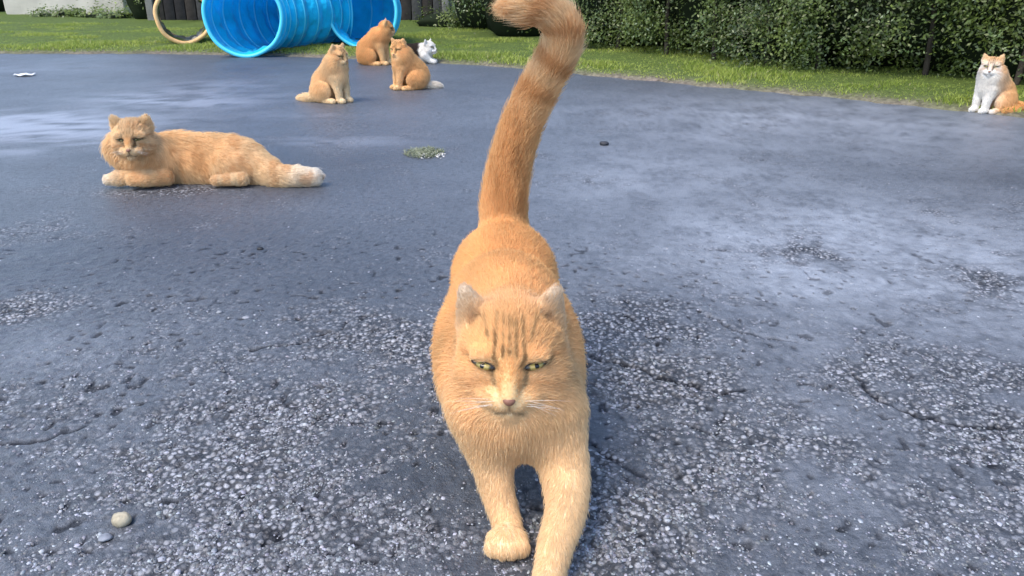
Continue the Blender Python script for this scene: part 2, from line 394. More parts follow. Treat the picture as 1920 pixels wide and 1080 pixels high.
dfp = np.min(np.linalg.norm(g3[:, None, :2] - fp[None], axis=-1), 1); kq = dfp > .24; g3, tuft, tt = g3[kq], tuft[kq], tt[kq]
hh = (.014 + .030 * sstep(.4, .7, tuft) + .018 * rng.random(len(g3))) * (.6 + .5 * sstep(0, .3, tt))
mixc = np.clip(.15 + 1.1 * (fbm(g3, 1.5, 3, 40) - .25) + (rng.random(len(g3)) - .5) * .5, 0, 1)[:, None]
gc = np.array([.18, .26, .035]) * (1 - mixc) + np.array([.50, .54, .12]) * mixc
dry = (rng.random(len(g3)) < .06)[:, None]; gc = np.where(dry, np.array([.30, .28, .14]), gc)
tag(blades(g3, hh, .004 + .005 * rng.random(len(g3)), gc, 'grass', '', M_grass, seed=3), 'short bright green grass along the asphalt edge', kind='stuff')

# ================================================================== SHRUBS AND HEDGE
M_leaf = mat('leaf', rough=.42, spec=.45, attr='col', trans=.22)
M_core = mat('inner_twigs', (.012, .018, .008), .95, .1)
M_bark = mat('bark', (.055, .045, .035), .9, .2, noise=(20, .4), bump=(60, .01))
def leaves(C, Nn, size, col, name, parent, seed=0):
    g = np.random.default_rng(seed); n = len(C)
    up = nrm(Nn + (g.random((n, 3)) - .5) * 1.5); a = nrm(np.cross(up, g.random((n, 3)) - .5)); b = np.cross(up, a)
    L_, W_ = size[:, None], size[:, None] * .5
    V = np.stack([C - a * L_ * .5, C + b * W_ * .5 - up * W_ * .12, C + a * L_ * .5 - up * L_ * .1, C - b * W_ * .5 - up * W_ * .12], 1).reshape(-1, 3)
    i = np.arange(n) * 4
    F = np.concatenate([np.stack([i, i + 1, i + 2], -1), np.stack([i, i + 2, i + 3], -1)])
    o = npmesh(name, V, F, M_leaf, parent, attrs={'col': np.repeat(col, 4, 0)}); tag(o, kind='stuff'); return o
def tube(pts, rad, seg=7):
    pts = np.array(pts, float); V, F = [], []
    for i, p in enumerate(pts):
        d = nrm(pts[min(i + 1, len(pts) - 1)] - pts[max(i - 1, 0)]); u = nrm(np.cross(d, [0.31, .9, .2])); v = np.cross(d, u)
        for k in range(seg):
            a = 2 * np.pi * k / seg; V.append(p + (u * math.cos(a) + v * math.sin(a)) * rad[i])
    for i in range(len(pts) - 1):
        for k in range(seg): F.append((i * seg + k, i * seg + (k + 1) % seg, (i + 1) * seg + (k + 1) % seg, (i + 1) * seg + k))
    F = [f for f in F]; return np.array(V), np.array(F)
def leaf_cols(C, bright, seed):
    g = np.random.default_rng(seed); n = len(C)
    t = np.clip(fbm(C, 3.0, 3, seed) * 1.7 - .45 + (g.random(n) - .5) * .5, 0, 1)[:, None]
    c = (np.array([.030, .052, .009]) * (1 - t) + np.array([.135, .185, .035]) * t) * bright
    p = (g.random(n) < .035)[:, None]; return np.where(p, np.array([.20, .25, .14]), c)
def lumpy(center, rad, n, seed, name, parent, leaf=.035, bright=1., core=.78, lo=0.0):
    """crown made of clumps of leaves around a dark inner core"""
    g = np.random.default_rng(seed); c = np.array(center); r = np.array(rad)
    nc = max(8, n // 130); d = nrm(g.normal(size=(nc, 3))); d[:, 2] = np.abs(d[:, 2]) * .9 - .25
    cc = c + d * r * (.72 + .3 * g.random((nc, 1)))
    k = g.integers(0, nc, n); off = g.normal(size=(n, 3)) * (r.mean() * .16 + .03)
    P = cc[k] + off; Nn = nrm((P - c) / r) + np.array([0, -.15, .5]); P[:, 2] = np.maximum(P[:, 2], .02 + lo)
    leaves(P, Nn, leaf * (.6 + .7 * g.random(n)), leaf_cols(P, bright, seed), name, parent, seed)
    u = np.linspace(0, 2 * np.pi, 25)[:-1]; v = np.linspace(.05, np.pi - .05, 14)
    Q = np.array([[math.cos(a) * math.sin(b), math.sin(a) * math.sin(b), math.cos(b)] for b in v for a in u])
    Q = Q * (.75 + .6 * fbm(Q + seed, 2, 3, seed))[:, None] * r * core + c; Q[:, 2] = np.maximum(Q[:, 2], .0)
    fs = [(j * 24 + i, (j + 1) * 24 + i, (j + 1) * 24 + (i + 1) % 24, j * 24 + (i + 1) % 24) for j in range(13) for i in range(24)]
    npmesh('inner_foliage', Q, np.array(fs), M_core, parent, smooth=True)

def make_hedge():
    """the long hedge at the right: a run of leaf clumps over a dark inner mass"""
    base = np.array([gp(x, y)[:2] for x, y in [(1040, 98), (1150, 108), (1300, 128), (1420, 138), (1500, 148), (1600, 152), (1700, 160), (1800, 172), (1920, 186), (2060, 205)]])
    base = np.vstack([base, [[4.0, 3.2], [4.6, 1.0]]])
    B = resample(base, .06); Tn = nrm(np.gradient(B, axis=0)); No = np.stack([-Tn[:, 1], Tn[:, 0]], -1)
    h = empty('hedge', (B[40][0], B[40][1], 0), 'dense dark green leafy hedge behind the grass on the right', 'hedge')
    off = np.array([*h.location])
    g = np.random.default_rng(91); nc = 760
    s = g.integers(0, len(B), nc); zc = .06 + 1.7 * g.random(nc); dpt = .02 + .22 * g.random(nc) + .85 * np.abs(vnoise(np.c_[B[s], zc], 1.9, 7) - .3) - .10 * sstep(0, .5, zc)
    CC = np.c_[B[s] + No[s] * dpt[:, None], zc]
    n = 150000; k = g.integers(0, nc, n); hi = zc[k] > .95; keep = (~hi) | (g.random(n) < .45); k = k[keep]; n = len(k)
    P = CC[k] + g.normal(size=(n, 3)) * np.array([.085, .085, .075]); P[:, 2] = np.abs(P[:, 2] - .03) + .03
    Nn = np.c_[-No[s[k]], np.full(n, .75)] + g.normal(size=(n, 3)) * .3
    leaves(P - off, Nn, .016 + .022 * g.random(n), leaf_cols(P, 1.0, 5), 'foliage', h, 12)
    # shoots that arch out of the face
    SH, SN, SC = [], [], []
    for i in range(230):
        q = g.integers(0, len(B)); z0 = .1 + .9 * g.random(); p0 = np.r_[B[q] + No[q] * .1, z0]
        d = nrm(np.r_[-No[q] * .6 + g.normal(size=2) * .5, .7 + g.normal() * .5]); L_ = .12 + .2 * g.random(); m_ = 11
        for j in range(m_):
            t = j / m_; p = p0 + d * L_ * t - np.array([0, 0, .12]) * t * t; SH.append(p + g.normal(size=3) * .012); SN.append(np.r_[-No[q], .9])
            SC.append(np.array([.085, .135, .04]) * (.6 + .7 * g.random()))
    leaves(np.array(SH) - off, np.array(SN), np.full(len(SH), .026), np.array(SC), 'foliage', h, 13)
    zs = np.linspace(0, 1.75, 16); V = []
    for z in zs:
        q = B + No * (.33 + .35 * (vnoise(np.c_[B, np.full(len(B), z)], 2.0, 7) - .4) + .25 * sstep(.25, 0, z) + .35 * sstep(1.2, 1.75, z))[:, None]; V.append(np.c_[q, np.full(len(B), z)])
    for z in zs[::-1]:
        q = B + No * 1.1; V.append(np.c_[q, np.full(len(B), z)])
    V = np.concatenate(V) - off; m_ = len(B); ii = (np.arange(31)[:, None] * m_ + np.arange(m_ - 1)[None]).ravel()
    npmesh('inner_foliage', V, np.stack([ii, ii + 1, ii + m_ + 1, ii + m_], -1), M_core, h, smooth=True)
    for q in range(8, len(B) - 10, 9):
        x, y = B[q] + No[q] * .3; p = [(x, y, -.03), (x + g.normal() * .03, y, .35), (x + g.normal() * .08, y + .05, .8), (x + g.normal() * .12, y + .1, 1.4)]
        v, f = tube(np.array(p) - off, [.022, .018, .012, .006]); npmesh('stem', v, f, M_bark, h, smooth=True)
make_hedge()

def shrub(px, py, rx, rz, n, label, seed, ry=None, bright=1., leaf=.035, group=None, lift=.0):
    c = gp(px, py); h = empty('shrub', (c[0], c[1], 0), label, 'shrub', group)
    lumpy((0, (ry or rx), rz * .75 + lift), (rx, ry or rx, rz), n, seed, 'foliage', h, leaf, bright)
    for k in range(3):
        g = np.random.default_rng(seed + k); v, f = tube([(g.normal() * .04, (ry or rx) * .8, -.04), (g.normal() * .12 * rx, rx, rz * .6), (g.normal() * .5 * rx, rx, rz * 1.2)], [.02, .014, .006]); npmesh('stem', v, f, M_bark, h, smooth=True)
    return h
shrub(975, 82, .62, .85, 7000, 'dark leafy shrub behind the raised tail, left of the hedge', 31)
shrub(905, 66, .5, .7, 4500, 'dark shrub beside the pale posts, left of the raised tail', 32, leaf=.04)
shrub(835, 60, .5, .12, 2500, 'low spreading shrub at the foot of the pale posts', 33, bright=1.1, leaf=.035)
shrub(262, 44, .34, .6, 3500, 'dark green bush between the pale wall and the shed corner', 34, bright=1.0)
shrub(-50, 30, .5, 1.0, 3500, 'dark bush at the far left edge beside the pale wall', 35)
for i, (px, py, rx, rz, lb) in enumerate([(75, 38, .26, .055, 'low weed clump in front of the pale wall, leftmost'), (118, 39, .22, .085, 'low weed clump in front of the pale wall, second from left'),
                                          (165, 40, .28, .07, 'low weed clump in front of the pale wall, third from left'), (212, 42, .30, .08, 'low weed clump in front of the pale wall, nearest the dark bush')]):
    shrub(px, py, rx, rz, 900, lb, 50 + i, bright=1.3, leaf=.05, group='weeds along the pale wall')

# ================================================================== PALE WALL, SHED, POSTS
M_conc = mat('painted_concrete', (.50, .47, .40), .8, .3, noise=(2.5, .22), bump=(30, .004))
def pale_wall():
    a, b = gp(12, 33), gp(236, 33); L_ = b[0] - a[0]; H_, D_ = .75, .5; r = .14; y = a[1]
    o = []
    for k in range(9):
        t = math.pi / 2 * k / 8; o.append((r - r * math.sin(t) if 0 else r - r * math.cos(math.pi/2 - t), 0))
    prof = [(r * (1 - math.cos(t)), r * (1 - math.sin(t))) for t in np.linspace(0, math.pi / 2, 9)]      # lower-left rounded corner
    prof += [(L_ - r * (1 - math.cos(t)), r * (1 - math.sin(t))) for t in np.linspace(math.pi / 2, 0, 9)]
    prof += [(L_ - r * (1 - math.cos(t)), H_ - r * (1 - math.sin(t))) for t in np.linspace(0, math.pi / 2, 9)]
    prof += [(r * (1 - math.cos(t)), H_ - r * (1 - math.sin(t))) for t in np.linspace(math.pi / 2, 0, 9)]
    n = len(prof); V = [(x, 0, z) for x, z in prof] + [(x, D_, z) for x, z in prof]
    F = [tuple(range(n - 1, -1, -1))[::-1], tuple(range(2 * n - 1, n - 1, -1))] + [(i, n + i, n + (i + 1) % n, (i + 1) % n) for i in range(n)]
    h = npmesh('low_wall', np.array(V) - np.array([0, 0, .03]), F, M_conc); h.location = (a[0], y, 0); bevel(h, .02, 3)
    tag(h, 'pale beige low wall with rounded corners behind the grass, far left', 'wall')
pale_wall()
M_board = [mat('weathered_board_%s' % n, c, .85, .25, noise=(14, .35), bump=(40, .004)) for n, c in (('brown', (.060, .048, .042)), ('grey', (.085, .080, .078)), ('dark', (.038, .033, .034)))]
M_post = mat('grey_timber', (.22, .21, .19), .85, .25, noise=(9, .3), bump=(35, .004))
def shed():
    a, b = gp(288, 52), gp(836, 46); y = max(a[1], b[1]) + .2; x0 = at(288, 20, y)[0]; x1 = at(832, 20, y)[0]
    h = empty('shed', ((x0 + x1) / 2, y, 0), 'dark weathered timber shed with vertical boards behind the play tunnel', 'shed')
    W_ = x1 - x0; n = int(W_ / .15); bw = W_ / n; g = random.Random(4)
    for k in range(n):
        v, f = box((0, 0, 1.1), (bw - .012, .022, 2.3)); o = npmesh('board', v, f, M_board[g.choice((0, 0, 1, 2))], h)
        o.location = (-W_ / 2 + bw * (k + .5), g.uniform(-.008, .008), g.uniform(-.03, .02)); bevel(o, .003, 1)
    v, f = box((0, 1.1, 1.1), (W_ - .05, 2.1, 2.25)); npmesh('inner_wall', v, f, M_board[2], h)
    for s in (-1, 1):
        v, f = box((s * (W_ / 2 + .03), -.02, 1.1), (.10, .09, 2.3)); bevel(npmesh('corner_post', v, f, M_post, h), .006)
    v = np.array([[-W_ / 2 - .25, -.35, 2.2], [W_ / 2 + .25, -.35, 2.2], [W_ / 2 + .25, 2.5, 2.75], [-W_ / 2 - .25, 2.5, 2.75]]); v = np.vstack([v, v + [0, 0, .08]])
    npmesh('roof', v, [(0, 3, 2, 1), (4, 5, 6, 7), (0, 1, 5, 4), (1, 2, 6, 5), (2, 3, 7, 6), (3, 0, 4, 7)], mat('roof_felt', (.05, .05, .05), .9, .2, noise=(6, .3)), h)
shed()
for px, lb in ((833, 'weathered pale fence post, left one of the two beside the shed'), (862, 'weathered pale fence post, right one of the two beside the shed')):
    c = gp(px, 44); v, f = box((0, 0, .7), (.11, .10, 1.5)); o = npmesh('fence_post', v, f, mat('pale_timber', (.27, .27, .22), .85, .2, noise=(12, .5), bump=(40, .004)))
    o.location = (c[0], c[1], 0); bevel(o, .01); tag(o, lb, 'post', 'pale posts beside the shed')

# ================================================================== PLAY TUNNELS
def sweep_tunnel(center, tang, rad, nseg=64, thick=.004, sag=.06, pitch=.16, seed=0, wr=.5, lift=.004):
    """fabric tube along a path: bulges at the hoops, sags and wrinkles between them"""
    C = resample(np.asarray(center), .012); T = nrm(np.gradient(C, axis=0)); s = np.r_[0, np.cumsum(np.linalg.norm(np.diff(C, axis=0), axis=1))]
    pitch = s[-1] / max(1, round(s[-1] / pitch)); ph = s / pitch; fr = np.abs(np.cos(np.pi * ph)); V = []
    th = np.linspace(0, 2 * np.pi, nseg + 1)[:-1]
    for i in range(len(C)):
        side = nrm(np.array([T[i][1], -T[i][0]])); cx = np.cos(th)[:, None] * np.r_[side, 0][None]; cz = np.sin(th)[:, None] * np.array([0, 0, 1.])[None]
        D = cx + cz; wv = fbm(np.c_[D[:, 0] * 3 + s[i] * 5, D[:, 1] * 3 + s[i] * 6, D[:, 2] * 3], 2.2, 3, seed)
        rr = rad * (1 - sag * (1 - fr[i] ** .7)) + (wv - .5) * rad * .16 * wr * (1 - fr[i] ** 3)
        bot = np.maximum(0, -D[:, 2]); rr = rr * (1 - .03 * bot * (1 - fr[i]))
        V.append(np.r_[C[i], rad + lift][None] + D * rr[:, None])
    V = np.concatenate(V); n = len(C)
    ii = (np.arange(n - 1)[:, None] * nseg + np.arange(nseg)[None]); jj = (np.arange(n - 1)[:, None] * nseg + (np.arange(nseg)[None] + 1) % nseg)
    F = np.stack([ii.ravel(), jj.ravel(), (jj + nseg).ravel(), (ii + nseg).ravel()], -1)
    return V, F, C, T, s
def ring(c, t, rad, rr, seg=72, wob=0., ws=0, flat=1.):
    """hoop of tube radius rr, plane normal to t"""
    side = nrm(np.array([t[1], -t[0], 0.])); V = []
    for k in range(seg):
        a = 2 * np.pi * k / seg; d = side * math.cos(a) + np.array([0, 0, 1.]) * math.sin(a)
        rv = rad + wob * math.sin(3 * a + 1 + ws) + wob * .6 * math.sin(7 * a)
        for j in range(8):
            b = 2 * np.pi * j / 8; V.append(c + d * (rv + rr * math.cos(b)) + np.r_[t, 0] * rr * math.sin(b) * flat)
    F = [(k * 8 + j, k * 8 + (j + 1) % 8, ((k + 1) % seg) * 8 + (j + 1) % 8, ((k + 1) % seg) * 8 + j) for k in range(seg) for j in range(8)]
    return np.array(V), np.array(F)
M_blue = mat('blue_nylon', (.012, .62, .96), .75, .08, noise=(5, .20), bump=(22, .014), trans=.34, sheen=.2)
M_rim = mat('blue_binding', (.10, .72, .95), .45, .5, trans=.15)
def play_tunnel():
    a, b = gp(464, 108)[:2], gp(684, 93)[:2]; rad = .345
    a[1] += .0; b[1] += 0; mid = (a + b) / 2; root = empty('play_tunnel', (mid[0], mid[1], 0), 'bright blue curved fabric play tunnel with two round openings facing the lot', 'play tunnel')
    # U-shaped path: back from the left opening, round, and forward to the right opening
    pa = [a, a + (-.02, .25), a + (.04, .5), a + (.24, .74), mid + (0.02, .90), b + (-.22, .70), b + (-.03, .48), b + (.03, .24), b]
    Q = resample(np.array(pa), .03)
    for _ in range(3): Q = np.r_[Q[:1], np.stack([np.convolve(np.pad(Q[:, i], 5, mode='edge'), np.ones(11) / 11, 'valid') for i in (0, 1)], -1)[1:-1], Q[-1:]]
    V, F, C, T, s = sweep_tunnel(Q, None, rad, seed=3, sag=.09, pitch=.17, wr=1.5)
    off = np.array([mid[0], mid[1], 0]); fb = npmesh('fabric', V - off, F, M_blue, root, smooth=True)
    so = fb.modifiers.new('solid', 'SOLIDIFY'); so.thickness = .004; so.offset = 0
    for i, t in ((0, T[0]), (len(C) - 1, T[-1])):
        v, f = ring(np.r_[C[i], rad + .008], t, rad - .006, .017, wob=.003); npmesh('rim', v - off, f, M_rim, root, smooth=True)
    k = 1
    pt = s[-1] / round(s[-1] / .17)
    while k * pt < s[-1] - .08:
        i = int(np.searchsorted(s, k * pt)); v, f = ring(np.r_[C[i], rad + .004], T[i], rad - .004, .0085); npmesh('hoop', v - off, f, M_rim, root, smooth=True); k += 1
play_tunnel()
M_tan = mat('beige_binding', (.84, .50, .22), .6, .4, noise=(20, .2))
def camo_mat():
    m = mat('camouflage_mesh', (.08, .075, .05), .8, .2); t = m.node_tree; b = t.nodes['Principled BSDF']
    co = t.nodes.new('ShaderNodeTexCoord'); n = t.nodes.new('ShaderNodeTexNoise'); n.inputs['Scale'].default_value = 5.5; n.inputs['Detail'].default_value = 3
    t.links.new(co.outputs['Object'], n.inputs[0]); r = t.nodes.new('ShaderNodeValToRGB'); r.color_ramp.interpolation = 'EASE'
    e = r.color_ramp.elements; e[0].position = .38; e[0].color = (.07, .11, .035, 1); e[1].position = .62; e[1].color = (.42, .40, .33, 1)
    x = r.color_ramp.elements.new(.5); x.color = (.24, .20, .13, 1)
    t.links.new(n.outputs['Fac'], r.inputs[0]); t.links.new(r.outputs[0], b.inputs['Base Color']); return m
def camo_tunnel():
    a = gp(352, 90)[:2]; sc = FPX / (a[1] * math.cos(PITCH) + CAM_H * math.sin(PITCH)); rad = 50 / sc * .96
    root = empty('cat_tunnel', (a[0], a[1], 0), 'small drab mottled tunnel with a beige ring opening left of the blue tunnel', 'cat tunnel')
    Q = np.array([a, a + (-.08, .2), a + (-.16, .40), a + (-.21, .55)]); V, F, C, T, s = sweep_tunnel(Q, None, rad, seed=8, sag=.12, pitch=.2, wr=1.6, lift=.045); off = np.r_[a, 0]
    fb = npmesh('fabric', V - off, F, camo_mat(), root, smooth=True); so = fb.modifiers.new('solid', 'SOLIDIFY'); so.thickness = .004; so.offset = 0
    v, f = ring(np.r_[a, rad + .047], T[0], rad - .004, .020, wob=.004, flat=.9); npmesh('rim', v - off, f, M_tan, root, smooth=True)
    e = C[-1]; v, f = ring(np.r_[e, rad + .045], T[-1], rad - .01, .012); npmesh('rim', v - off, f, M_tan, root, smooth=True)
camo_tunnel()

# ================================================================== CATS
def catmull(P_, m=4):
    P_ = np.array(P_, float).reshape(len(P_), -1); E_ = np.vstack([2 * P_[0] - P_[1], P_, 2 * P_[-1] - P_[-2]]); o_ = []
    for i in range(1, len(E_) - 2):
        for j in range(m):
            t = j / m; a, b, c_, d = E_[i - 1:i + 3]; o_.append(.5 * (2 * b + (c_ - a) * t + (2 * a - 5 * b + 4 * c_ - d) * t * t + (3 * b - a - 3 * c_ + d) * t ** 3))
    return np.array(o_ + [P_[-1]])
class Cat:
    """One cat = one signed-distance body (rounded cones and ellipsoids, smoothly joined) turned into a single closed mesh, plus combed fur strands."""
    def __init__(s, yaw=0., origin=(0, 0, 0)):
        s.P = []; s.yaw = yaw; s.o = np.array(origin, float); s.heads = []
    def cone(s, a, b, ra, rb, col=None, ln=.02, k=.02, flow=None, sub=False, flat=None, tag_='body'):
        a, b = np.array(a, float), np.array(b, float)
        s.P.append(dict(t='c', a=a, b=b, ra=ra, rb=rb, col=col, ln=ln, k=k, flow=nrm(b - a) if flow is None else nrm(np.array(flow, float)), sub=sub, flat=flat, tag=tag_)); return s
    def ell(s, c, r, col=None, ln=.02, k=.02, flow=(0, 1, -.3), M=None, sub=False, tag_='body'):
        s.P.append(dict(t='e', a=np.array(c, float), r=np.array(r, float), M=np.eye(3) if M is None else M, col=col, ln=ln, k=k, flow=nrm(np.array(flow, float)), sub=sub, flat=None, tag=tag_)); return s
    def chain(s, pts, rad, **kw):
        n0 = len(s.P); pts = catmull(pts, 4); rad = catmull(np.array(rad, float)[:, None], 4)[:, 0]
        for i in range(len(pts) - 1): s.cone(pts[i], pts[i + 1], rad[i], rad[i + 1], **kw)
        for p in s.P[n0:]: p['grp'] = n0
        return s
    @staticmethod
    def dist(p, X):
        if p['t'] == 'e':
            q = (X - p['a']) @ p['M']; r = p['r']; k0 = np.linalg.norm(q / r, axis=-1); k1 = np.linalg.norm(q / (r * r), axis=-1)
            return k0 * (k0 - 1) / np.maximum(k1, 1e-6)
        Q = X - p['a']; b = p['b'] - p['a']
        if p['flat'] is not None:
            n, f = p['flat']; Q = Q + (f - 1) * (Q @ n)[..., None] * n; b = b + (f - 1) * (b @ n) * n
        L2 = b @ b; t = np.clip((Q @ b) / L2, 0, 1)
        return np.linalg.norm(Q - t[..., None] * b, axis=-1) - (p['ra'] + (p['rb'] - p['ra']) * t)
    def head(s, c, sc, yaw=0, pitch=0, roll=0, col=(.7, .34, .13), pal=None, ln=.010, ear=1., ear_col=(.75, .62, .48), mane=0., eye=(.40, .10), kind='ginger', stripe=.95):
        """c = centre; sc = half width of the skull; local frame: forward -y, up z"""
        cy, sy, cp, sp, cr, sr = math.cos(yaw), math.sin(yaw), math.cos(pitch), math.sin(pitch), math.cos(roll), math.sin(roll)
        Rz = np.array([[cy, -sy, 0], [sy, cy, 0], [0, 0, 1]]); Rx = np.array([[1, 0, 0], [0, cp, -sp], [0, sp, cp]]); Ry = np.array([[cr, 0, sr], [0, 1, 0], [-sr, 0, cr]])
        M = Rz @ Rx @ Ry; c = np.array(c, float); W = lambda x, y, z: c + M @ (np.array([x, y, z], float) * sc)
        E = lambda cc, r, **kw: s.ell(W(*cc), np.array(r) * sc, M=M, col=kw.pop('col', col), ln=kw.pop('ln', ln), flow=M @ np.array(kw.pop('flow', (0, 1, .1))), tag_='head', **kw)
        K = lambda a, b, ra, rb, **kw: s.cone(W(*a), W(*b), ra * sc, rb * sc, col=kw.pop('col', col), ln=kw.pop('ln', ln), tag_=kw.pop('tag_', 'head'), **kw)
        E((0, .08, .22), (.84, .84, .72), k=.1 * sc)
        for x in (-1, 1):
            E((x * .46, -.10, -.28), (.48, .50, .42), k=.25 * sc)
            E((x * .40, -.60, .30), (.26, .18, .12), k=.14 * sc)                 # brow
        K((0, -.62, .22), (0, -.98, -.30), .24, .15, k=.16 * sc, flow=M @ np.array([0, 1, .6]))
        for x in (-1, 1): K((x * .13, -.90, -.47), (x * .34, -.74, -.45), .165, .175, k=.12 * sc)
        K((0, -.82, -.68), (0, -.6, -.70), .17, .22, k=.12 * sc)
        for x in (-1, 1):                                                     # ears
            n = M @ nrm(np.array([x * .35, -1, .15])); e = ear
            K((x * .60, .12, .58), (x * .80, .06, .60 + .66 * e), .40, .13, k=.16 * sc, flat=(n, 2.6), ln=ln * .6, tag_='ear', col=ear_col)
            K((x * .62, -.12, .70), (x * .79, -.09, .60 + .56 * e), .23, .07, k=.05 * sc, flat=(n, 2.0), sub=True)
        for x in (-1, 1): E((x * eye[0], -.90, eye[1]), (.20, .20, .13), k=.10 * sc, sub=True)
        s.heads.append(dict(c=c, M=M, sc=sc, eye=eye, kind=kind, stripe=stripe)); s.mane = mane
        return s
    def build(s, name, label, cat='cat', res=.004, strands=20000, rad=.0006, pat=None, seed=0, eyecol=(.45, .42, .10), group=None, fur_up=.30, nosecol=(.22, .10, .065), whisk=True, lid=.55):
        pos = [p for p in s.P]; lo, hi = [], []
        for p in pos:
            if p['sub']: continue
            if p['t'] == 'e': m = p['r'].max(); lo.append(p['a'] - m); hi.append(p['a'] + m)
            else:
                m = max(p['ra'], p['rb']); lo.append(np.minimum(p['a'], p['b']) - m); hi.append(np.maximum(p['a'], p['b']) + m)
        lo = np.min(lo, 0) - .02; hi = np.max(hi, 0) + .02; n = np.ceil((hi - lo) / res).astype(int) + 1
        D = np.full(n, .1, np.float32); ax = [lo[i] + np.arange(n[i]) * res for i in range(3)]
        units, seen = [], {}
        for p in pos:
            if 'grp' in p and p['grp'] in seen: seen[p['grp']].append(p); continue
            u_ = [p]; units.append(u_)
            if 'grp' in p: seen[p['grp']] = u_
        for u_ in units:
            p = u_[0]; m = (p['r'].max() if p['t'] == 'e' else max(max(x['ra'], x['rb']) for x in u_)) + p['k'] + .015
            pts_ = np.array([p['a']]) if p['t'] == 'e' else np.array([x[y] for x in u_ for y in 'ab'])
            a = pts_.min(0) - m; b = pts_.max(0) + m
            i0 = np.clip(((a - lo) / res).astype(int), 0, n - 1); i1 = np.clip(((b - lo) / res).astype(int) + 2, 1, n)
            X = np.stack(np.meshgrid(*[ax[i][i0[i]:i1[i]] for i in range(3)], indexing='ij'), -1).astype(np.float32)
            d = np.minimum.reduce([s.dist(x, X) for x in u_]) if len(u_) > 1 else s.dist(p, X); sl_ = tuple(slice(i0[i], i1[i]) for i in range(3)); o = D[sl_]; k = p['k']
            if p['sub']:
                h = np.clip(.5 - .5 * (o + d) / k, 0, 1); D[sl_] = o * (1 - h) + (-d) * h + k * h * (1 - h)
            else:
                h = np.clip(.5 + .5 * (o - d) / k, 0, 1); D[sl_] = o * (1 - h) + d * h - k * h * (1 - h)
        V, F = surface_nets(D, lo, res); s.D, s.lo, s.res = D, lo, res
        V[:, 2] = np.maximum(V[:, 2], .001)
        tri = np.concatenate([F[:, [0, 1, 2]], F[:, [0, 2, 3]]])
        fn = np.cross(V[tri[:, 1]] - V[tri[:, 0]], V[tri[:, 2]] - V[tri[:, 0]]); vn = np.zeros_like(V)
        for i in range(3): np.add.at(vn, tri[:, i], fn)
        vn = nrm(vn)
        # blend of the primitives' own colour, hair length and lie at each surface point
        def blend(X):
            ps = [p for p in pos if not p['sub']]; dd = np.stack([s.dist(p, X) for p in ps], -1); dd -= dd.min(-1, keepdims=True)
            w_ = np.exp(-dd / .016); w_ /= w_.sum(-1, keepdims=True)
            return w_ @ np.array([p['col'] for p in ps]), w_ @ np.array([p['ln'] for p in ps]), w_ @ np.stack([p['flow'] for p in ps]), sum(w_[:, i] for i, p in enumerate(ps) if p['tag'] == 'head') if any(p['tag'] == 'head' for p in ps) else np.zeros(len(X)), sum(w_[:, i] for i, p in enumerate(ps) if p['tag'] == 'ear')
        def paint(X, Nn):
            c, ln, fl, wh, we = blend(X)
            c = c * (1 + (fbm(X, 22, 3, seed) - .5)[:, None] * .35)
            if pat: c = pat(X, c, s)
            fr = 1.0
            for h in s.heads:
                q = ((X - h['c']) @ h['M']) / h['sc']; c, ln, fl, dens = face_paint(q, c, ln, fl, h, wh, we, Nn)
                fr = fr * dens
            return np.clip(c, .004, .95), ln, fl, fr
        c, ln, fl, fr = paint(V, vn)
        cz, sz_ = math.cos(s.yaw), math.sin(s.yaw); RZ = np.array([[cz, sz_, 0], [-sz_, cz, 0], [0, 0, 1.]])     # row-vector rotation
        root = empty(name, s.o, label, cat, group); root.rotation_euler = (0, 0, s.yaw)
        body = npmesh('body', V, F, M_skin, root, smooth=True, attrs={'col': c * .8})
        # ---- fur
        g = np.random.default_rng(seed + 100); ar = np.linalg.norm(fn, axis=1) * .5; cen = V[tri].mean(1)
        wgt = ar.copy()
        for h in s.heads:
            q = ((cen - h['c']) @ h['M']) / h['sc']; dn = np.linalg.norm(q - np.array([0, -.8, 0]), axis=1); wgt *= 1 + 2.2 * np.exp(-(dn / .9) ** 2)
        wgt[cen[:, 2] < .004] *= .1
        ti = g.choice(len(tri), strands, p=wgt / wgt.sum()); u, v = g.random(strands), g.random(strands); fl_ = u + v > 1; u[fl_], v[fl_] = 1 - u[fl_], 1 - v[fl_]
        wts = np.stack([1 - u - v, u, v], -1); X = (V[tri[ti]] * wts[..., None]).sum(1); Nn = nrm((vn[tri[ti]] * wts[..., None]).sum(1))
        c, ln, fl, dens = paint(X, Nn)
        kp = g.random(strands) < dens; X, Nn, c, ln, fl = X[kp], Nn[kp], c[kp], ln[kp], fl[kp]; n_ = len(X)
        fl = fl - (fl * Nn).sum(-1, keepdims=True) * Nn; fl = nrm(fl)
        L_0 = ln
        nz = np.stack([fbm(X, 45, 2, 61 + i) for i in range(3)], -1) - .5; nz2 = np.stack([fbm(X, 14, 2, 71 + i) for i in range(3)], -1) - .5
        calm = np.clip(L_0 / .014, .25, 1)[:, None]; fl = nrm(fl + (nz * .5 + nz2 * .6) * calm + g.normal(size=(n_, 3)) * .12); fl = nrm(fl - (fl * Nn).sum(-1, keepdims=True) * Nn * .8)
        gd = (g.random(n_) < .07); L_ = (ln * (.75 + .5 * g.random(n_)) * np.where(gd, 1.3, 1))[:, None]; d0 = nrm(fl * (1 - fur_up) + Nn * (fur_up + .22 * g.random((n_, 1)) + .35 * gd[:, None]) + g.normal(size=(n_, 3)) * .10 * gd[:, None])
        ts = np.array([0, .33, .68, 1.0]); pts = []
        for t in ts: pts.append(X - Nn * .0008 + L_ * (d0 * t + (fl - d0) * .55 * t * t - np.array([0, 0, .10]) * t * t))
        pts = np.stack(pts, 1); pts[..., 2] = np.maximum(pts[..., 2], .0015)
        hc = bpy.data.hair_curves.new('fur'); hc.add_curves([4] * n_)
